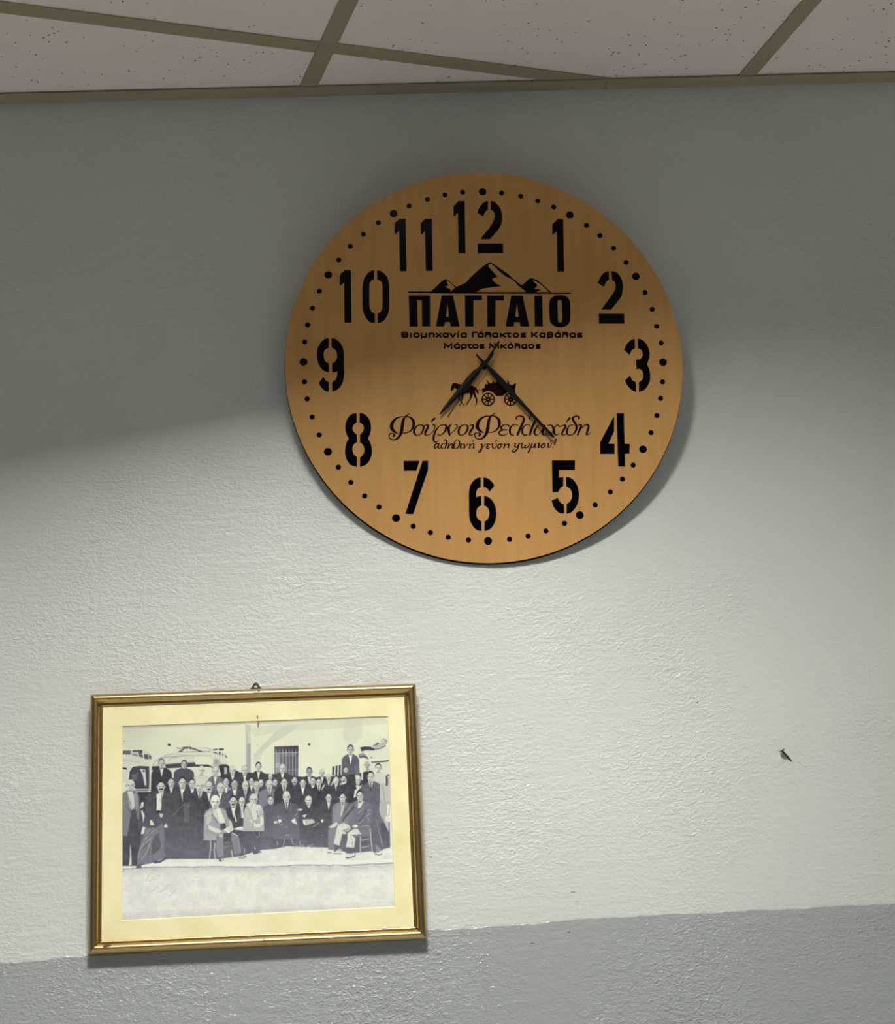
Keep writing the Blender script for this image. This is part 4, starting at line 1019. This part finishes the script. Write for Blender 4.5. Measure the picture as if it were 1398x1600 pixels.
for s in ('480,690 490,900 465,1150', '575,830 560,1000 590,1190', '900,980 930,1140'): T.line(c6(s), 1.8, 205)
for s in ('480,970 570,990', '750,830 880,830', '750,940 830,910', '750,740 790,740'): T.line(c6(s), 1.0, 168)
T.poly(c6('640,1160 740,1150 760,1190 700,1215 650,1200'), 120); T.ell(347, 1342.5, 1.6, 1.0, 225); T.poly(c6('1010,1080 1100,1110 1210,1090 1160,1160 1060,1150'), 150); T.line(c6('1020,1090 1160,1150'), 1.0, 205)
T.line(c6('1160,950 1160,1040'), 1.2, 200); T.line(c6('930,140 1000,420'), 2.0, 235); T.poly(c6('1090,160 1130,150 1150,340 1100,340'), 228)
# man with pale shirt, arms folded on his lap
T.poly(c6('1180,70 1280,20 1398,60 1398,380 1340,380 1280,160'), 222); T.poly(c6('1180,180 1240,180 1270,340 1190,320'), 200); T.line(c6('1270,380 1340,440 1398,510'), 2.6, 228); T.line(c6('1190,490 1290,450'), 1.0, 180)
T.poly(c7('0,60 60,60 165,90 160,140 120,220 90,380 40,380 0,200'), 224); T.poly(c7('150,300 200,320 215,400 200,470 120,530 30,520 0,430 80,460 150,440'), 232); T.line(c7('70,180 100,330'), 1.0, 120); T.line(c7('0,640 110,740'), .8, 150); T.line(c7('125,600 120,710'), 1.0, 175)
# hands, papers, shoes catching light along the front row
for s in ('410,410 470,400 490,440 420,450', '490,380 540,360 575,400 520,445', '870,175 930,155 990,165 960,195 890,190', '980,290 1070,260 1030,330 990,310', '760,390 830,340 880,470 790,435', '1350,380 1398,360 1398,430 1360,420'): T.poly(c7(s), 236)
T.poly(c7('980,370 1190,360 1240,430 1050,490 1000,460'), 200); T.poly(c7('980,380 1020,400 1060,485 1020,470'), 236)
for s in ('820,310 880,250', '1190,520 1320,430', '640,685 730,680', '760,740 780,830 870,900', '930,790 935,890 1010,880', '1080,920 1140,890 1200,860', '480,800 490,890', '630,750 620,840 590,890', '650,520 690,515', '540,480 590,470', '1370,690 1398,690', '490,290 510,330'): T.line(c7(s), 1.1, 196, .85)
T.poly(c7('0,960 40,930 180,1020 60,1060 0,1060'), 108); T.line(c7('30,920 45,965'), 1.6, 215)
# two men seated at the right, pale trousers
T.poly(c8('300,60 390,40 370,330 320,380 240,360 270,200'), 150); T.poly(c8('500,40 610,30 640,120 440,330 370,320'), 112); T.poly(c8('390,90 460,60 400,260 370,300'), 205); T.line(c8('590,60 480,200 380,320'), 1.0, 170); T.line(c8('620,110 400,380'), 1.3, 70)
T.poly(c8('600,180 700,60 860,10 960,90 960,240 930,500 820,560 700,470 560,440 600,300'), 122); T.line(c8('860,120 800,260 700,400'), 1.2, 80)
for s in ('840,290 920,220', '700,420 800,340', '740,480 820,450 910,470', '860,180 930,160', '690,230 790,130', '870,310 900,360'): T.line(c8(s), 1.1, 172)
T.poly(c8('690,60 800,0 740,120 690,140'), 232)
T.poly(c8('150,480 300,380 330,430 260,480 200,500'), 222); T.poly(c8('150,520 260,490 320,560 270,780 250,900 150,890 150,700'), 140)
T.poly(c8('320,440 440,400 540,450 560,500 470,580 480,610 400,600 380,720 350,820 250,780 290,580'), 224); T.poly(c8('400,540 540,480 470,580'), 130, .6)
T.poly(c8('500,590 620,510 690,510 760,620 700,600 660,640 600,640 650,680 620,860 470,840 500,700'), 228); T.poly(c8('560,620 680,610 640,660'), 110, .7); T.line(c8('550,640 600,740 590,850'), .9, 190)
T.ell(555, 1289.5, 4.2, 2.3, 238)
for s in ('270,820 340,830 290,930 250,940', '480,860 610,870 600,960 470,960'): T.poly(c8(s), 110)
for s in ('110,910 170,890 210,940 140,945', '210,930 290,920 350,870 400,900 400,960 240,965', '430,990 560,960 610,990 560,1030 470,1040'): T.poly(c8(s), 195)
T.line(c8('470,1045 560,1035 640,1000 640,960'), 1.4, 60); T.line(c8('130,945 210,945'), 1.0, 70); T.line(c8('230,965 400,965'), 1.0, 80)
for s in ('735,640 735,980', '915,500 935,760 965,940'): T.line(c8(s), 1.7, 196)
for s in ('740,720 910,690', '740,860 910,820'): T.line(c8(s), 1.4, 190)
T.poly(c8('960,180 1070,200 1110,420 1100,560 1160,850 1130,920 1040,930 990,960 960,900 960,500'), 112); T.line(c8('1080,560 1140,840'), 1.1, 165); T.poly(c8('1010,780 1110,880 1140,930 1020,950'), 150); T.line(c8('1020,330 1100,620'), .9, 150)
T.poly(c8('1090,0 1280,0 1270,240 1190,260 1130,330 1080,200'), 188); T.poly(c8('1240,260 1290,240 1290,390 1200,360 1190,300'), 232); T.poly(c8('1225,60 1270,60 1250,250 1225,250'), 235)
T.poly(c8('1020,960 1130,900 1110,960 1040,985'), 235); T.line(c8('1000,970 1080,990 1130,960'), 1.0, 60)

# pavement, kerb, road
T.soft(slice(0, T.h), 2)
def floor_line(x): return np.interp(x, [190, 215, 262, 300, 340, 375, 405, 430, 448, 470, 510, 548, 590, 612], [1353, 1352, 1342.5, 1341.5, 1342, 1337, 1327.5, 1325.5, 1321.5, 1322.5, 1324, 1333, 1330, 1325])
below = T.Y > floor_line(T.X)
keep = T.a < 175          # shoes and legs already drawn stay
shoe = (below & keep & (T.Y < 1356) & (((T.X > 205) & (T.X < 258)) | ((T.X > 330) & (T.X < 412)) | ((T.X > 508) & (T.X < 600))))
ground = 236 + (fnoise(40, 5) - .5)*16 + (fnoise(12, 6) - .5)*8
kerb = np.interp(T.X, [190, 240, 300, 340, 400, 470, 540, 612], [1357, 1353.5, 1353.5, 1353, 1354, 1350.5, 1351, 1347.5])
ground = np.where(np.abs(T.Y - kerb - (fnoise(24, 8)-.5)*2) < 1.0, 168, ground)
ground = np.where((T.Y < kerb - 1) & (T.Y > kerb - 7), 244, ground)
road = (T.Y > kerb + 1)
ground = np.where(road, 238 - 24*np.clip((kerb + 14 - T.Y)/13, 0, 1) + (fnoise(46, 9) - .5)*14 + (fnoise(14, 10) - .5)*9, ground)
edge = 1437 - (T.X - 190)*.0515
ground = np.where((T.Y > edge - 12 + (T.X-190)*.008), ground - 8, ground)
ground = np.where((T.Y > edge - 7.5 + (T.X-190)*.008), ground - 14*np.clip(1 - np.abs(T.X - 400)/230, .35, 1), ground)
T.a = np.where(below & ~shoe, ground, T.a).astype(np.float32)
for x0, y0, x1, y1 in ((232, 1395, 246, 1383), (248, 1394, 262, 1381), (264, 1399, 272, 1391), (226, 1376, 232, 1366), (530, 1352, 575, 1356), (585, 1352, 600, 1355)):
    T.line([(x0, y0), ((x0+x1)/2 + 1, (y0+y1)/2), (x1, y1)], .8, 175, .7)
for _ in range(70):
    x, y = rs.uniform(200, 608), rs.uniform(1358, 1376); T.ell(x, y, rs.uniform(.8, 3.4), rs.uniform(.4, 1.0), rs.uniform(180, 240), .5)
for _ in range(60):
    x, y = rs.uniform(195, 610), rs.uniform(1380, 1425); T.ell(x, y, rs.uniform(1, 4), rs.uniform(.5, 1.6), rs.uniform(218, 246), .35)
for _ in range(300):                                    # faint cloth folds in the dark mass
    x, y = rs.uniform(200, 600), rs.uniform(1246, 1320); T.line([(x, y), (x + rs.uniform(-3, 3), y + rs.uniform(3, 12))], rs.uniform(.5, 1.6), rs.uniform(88, 140), .28)
# grey band at the top edge, as on the original card
T.poly([(186, 1131), (608, 1115), (608, 1119.5), (400, 1129), (186, 1136.5)], 196, .8)
T.soft(slice(0, T.h), 2)
dk = np.clip((150 - T.a)/60, 0, 1)*np.clip((T.Y - 1205)/15, 0, 1)
T.a += ((fnoise(3, 21) - .5)*6 + dk*((fnoise(22, 31) - .5)*16 + (fnoise(9, 32) - .5)*9)).astype(np.float32)

NX, NY = 620, 444
gx = np.linspace(-0.1612, 0.1636, NX); gy = np.linspace(-0.1174, 0.1159, NY)
GX, GY = np.meshgrid(gx, gy)
den = P_FRAME[2][0]*GX + P_FRAME[2][1]*GY + 1
PX = (P_FRAME[0][0]*GX + P_FRAME[0][1]*GY + P_FRAME[0][2])/den; PY = (P_FRAME[1][0]*GX + P_FRAME[1][1]*GY + P_FRAME[1][2])/den
I = np.clip((PX - T.x0)*T.k - .5, 1, T.w - 3); J = np.clip((PY - T.y0)*T.k - .5, 1, T.h - 3)
i0, j0 = I.astype(int), J.astype(int); fx, fy = I - i0, J - j0
tone = (T.a[j0, i0]*(1-fx) + T.a[j0, i0+1]*fx)*(1-fy) + (T.a[j0+1, i0]*(1-fx) + T.a[j0+1, i0+1]*fx)*fy
t = np.clip(tone/255, 0, 1)
yk = np.clip((PY - 1130)/200, 0, 1)                     # light tones get yellower towards the top
warm = np.clip((t - .45)/.45, 0, 1)
r = t*(1 + .015*warm); g = t*(1 + .01*warm); b = t*(1 + .10*(1-warm) - warm*(.12*(1-yk) + .035*yk))
rgb = np.clip(np.stack([r, g, b], -1), 0, 1)
lin = np.where(rgb <= .04045, rgb/12.92, ((rgb + .055)/1.055)**2.4)
lin *= PRINT_GAIN
cols = np.ones((NX*NY, 4), np.float32); cols[:, :3] = lin.reshape(-1, 3)
co = np.zeros((NX*NY, 3), np.float32); co[:, 0] = GX.ravel(); co[:, 1] = GY.ravel(); co[:, 2] = ZC - 0.0011
idx = np.arange(NX*NY).reshape(NY, NX)
quads = np.stack([idx[:-1, :-1], idx[:-1, 1:], idx[1:, 1:], idx[1:, :-1]], -1).reshape(-1, 4)
me = bpy.data.meshes.new('photograph')
me.vertices.add(NX*NY); me.vertices.foreach_set('co', co.ravel())
nq = len(quads)
me.loops.add(nq*4); me.loops.foreach_set('vertex_index', quads.ravel().astype(np.int32))
me.polygons.add(nq); me.polygons.foreach_set('loop_start', np.arange(0, nq*4, 4, dtype=np.int32)); me.polygons.foreach_set('loop_total', np.full(nq, 4, np.int32))
me.update(calc_edges=True)
at = me.color_attributes.new('pigment', 'FLOAT_COLOR', 'POINT'); at.data.foreach_set('color', cols.ravel())
o = mesh_obj('photograph', me, M_PRINT, frame)
o['label'] = 'old black and white print of a crowd of men in front of buses and a house wall'

# ------------------------------------------------------------------ small things on the wall
def wall_pt(x, z, y=0.0): return Vector((x, y, CAM_Z + z))
# bent nail
nail = empty('nail', 'small dark nail sticking out of the bare wall, right of the framed picture', 'nail', mat=Matrix.Translation(wall_pt(0.6020, 0.4030)))
bm = bmesh.new(); cyl(bm, (0.0112, 0.0, -0.0118), (0.0003, -0.0050, 0.0002), .0011, .0011, 10)
mesh_obj('shank', bm, M_NAIL, nail, smooth=True)
bm = bmesh.new(); ax = Vector((-0.46, -0.10, 0.88)); c0 = Vector((0.0003, -0.0050, 0.0002)); cyl(bm, c0, c0 + ax*0.0011, .0036, .0038, 14)
mesh_obj('nail_head', bm, M_NAIL, nail)
# lumps, dents and an old hole in the plaster
def lump(x, z, rx, rz, h, mat, name='plaster_lump'):
    bm = bmesh.new(); c = bm.verts.new((x, -abs(h), CAM_Z + z)); ring_ = []
    mid = []
    for t in range(10):
        a = t*math.pi/5; k = random.uniform(.8, 1.2)
        mid.append(bm.verts.new((x + rx*.55*k*math.cos(a), -abs(h)*.75, CAM_Z + z + rz*.55*k*math.sin(a))))
        ring_.append(bm.verts.new((x + rx*k*math.cos(a), 0.0004, CAM_Z + z + rz*k*math.sin(a))))
    for t in range(10):
        u = (t+1) % 10
        bm.faces.new((c, mid[t], mid[u])); bm.faces.new((mid[t], ring_[t], ring_[u], mid[u]))
    bmesh.ops.recalc_face_normals(bm, faces=bm.faces)
    return mesh_obj(name, bm, mat, wall_back, smooth=True)
for x, z, rx, rz, h in ((0.5028, .4730, .0022, .0017, .0014), (0.282, .456, .0045, .0020, .0008), (0.290, .452, .0030, .0016, .0008), (0.5995, .4065, .0030, .0020, .0008), (0.323, .2475, .0050, .0008, .0009), (0.327, .2360, .0030, .0007, .0007),
                        (-0.345, .60, .004, .0016, .0008), (0.729, .503, .0008, .038, .0007), (-0.25, .565, .0018, .0016, .0008), (0.66, .52, .0016, .0030, .0006)):
    lump(x, z, rx, rz, h, M_WALL)
lump(0.5030, .4712, .0012, .0009, .0003, M_HOLE, 'nail_hole'); lump(0.1535, .2995, .0016, .0012, .0003, M_HOLE, 'nail_hole')
lump(0.0225, .7560, .0011, .0011, .0003, M_HOLE, 'nail_hole')
def dlump(x, z, rx, rz, h):
    o = lump(x, z, rx, rz, h + .0012, M_DADO); o.parent = dado; return o
for x, z, rx, rz, h in ((0.3130, .2005, .0035, .0024, .0012), (0.268, .1905, .0045, .0014, .0010), (0.405, .185, .0020, .0045, .0009), (0.60, .2035, .0070, .0020, .0008), (0.155, .185, .0050, .0018, .0008)):
    dlump(x, z, rx, rz, h)
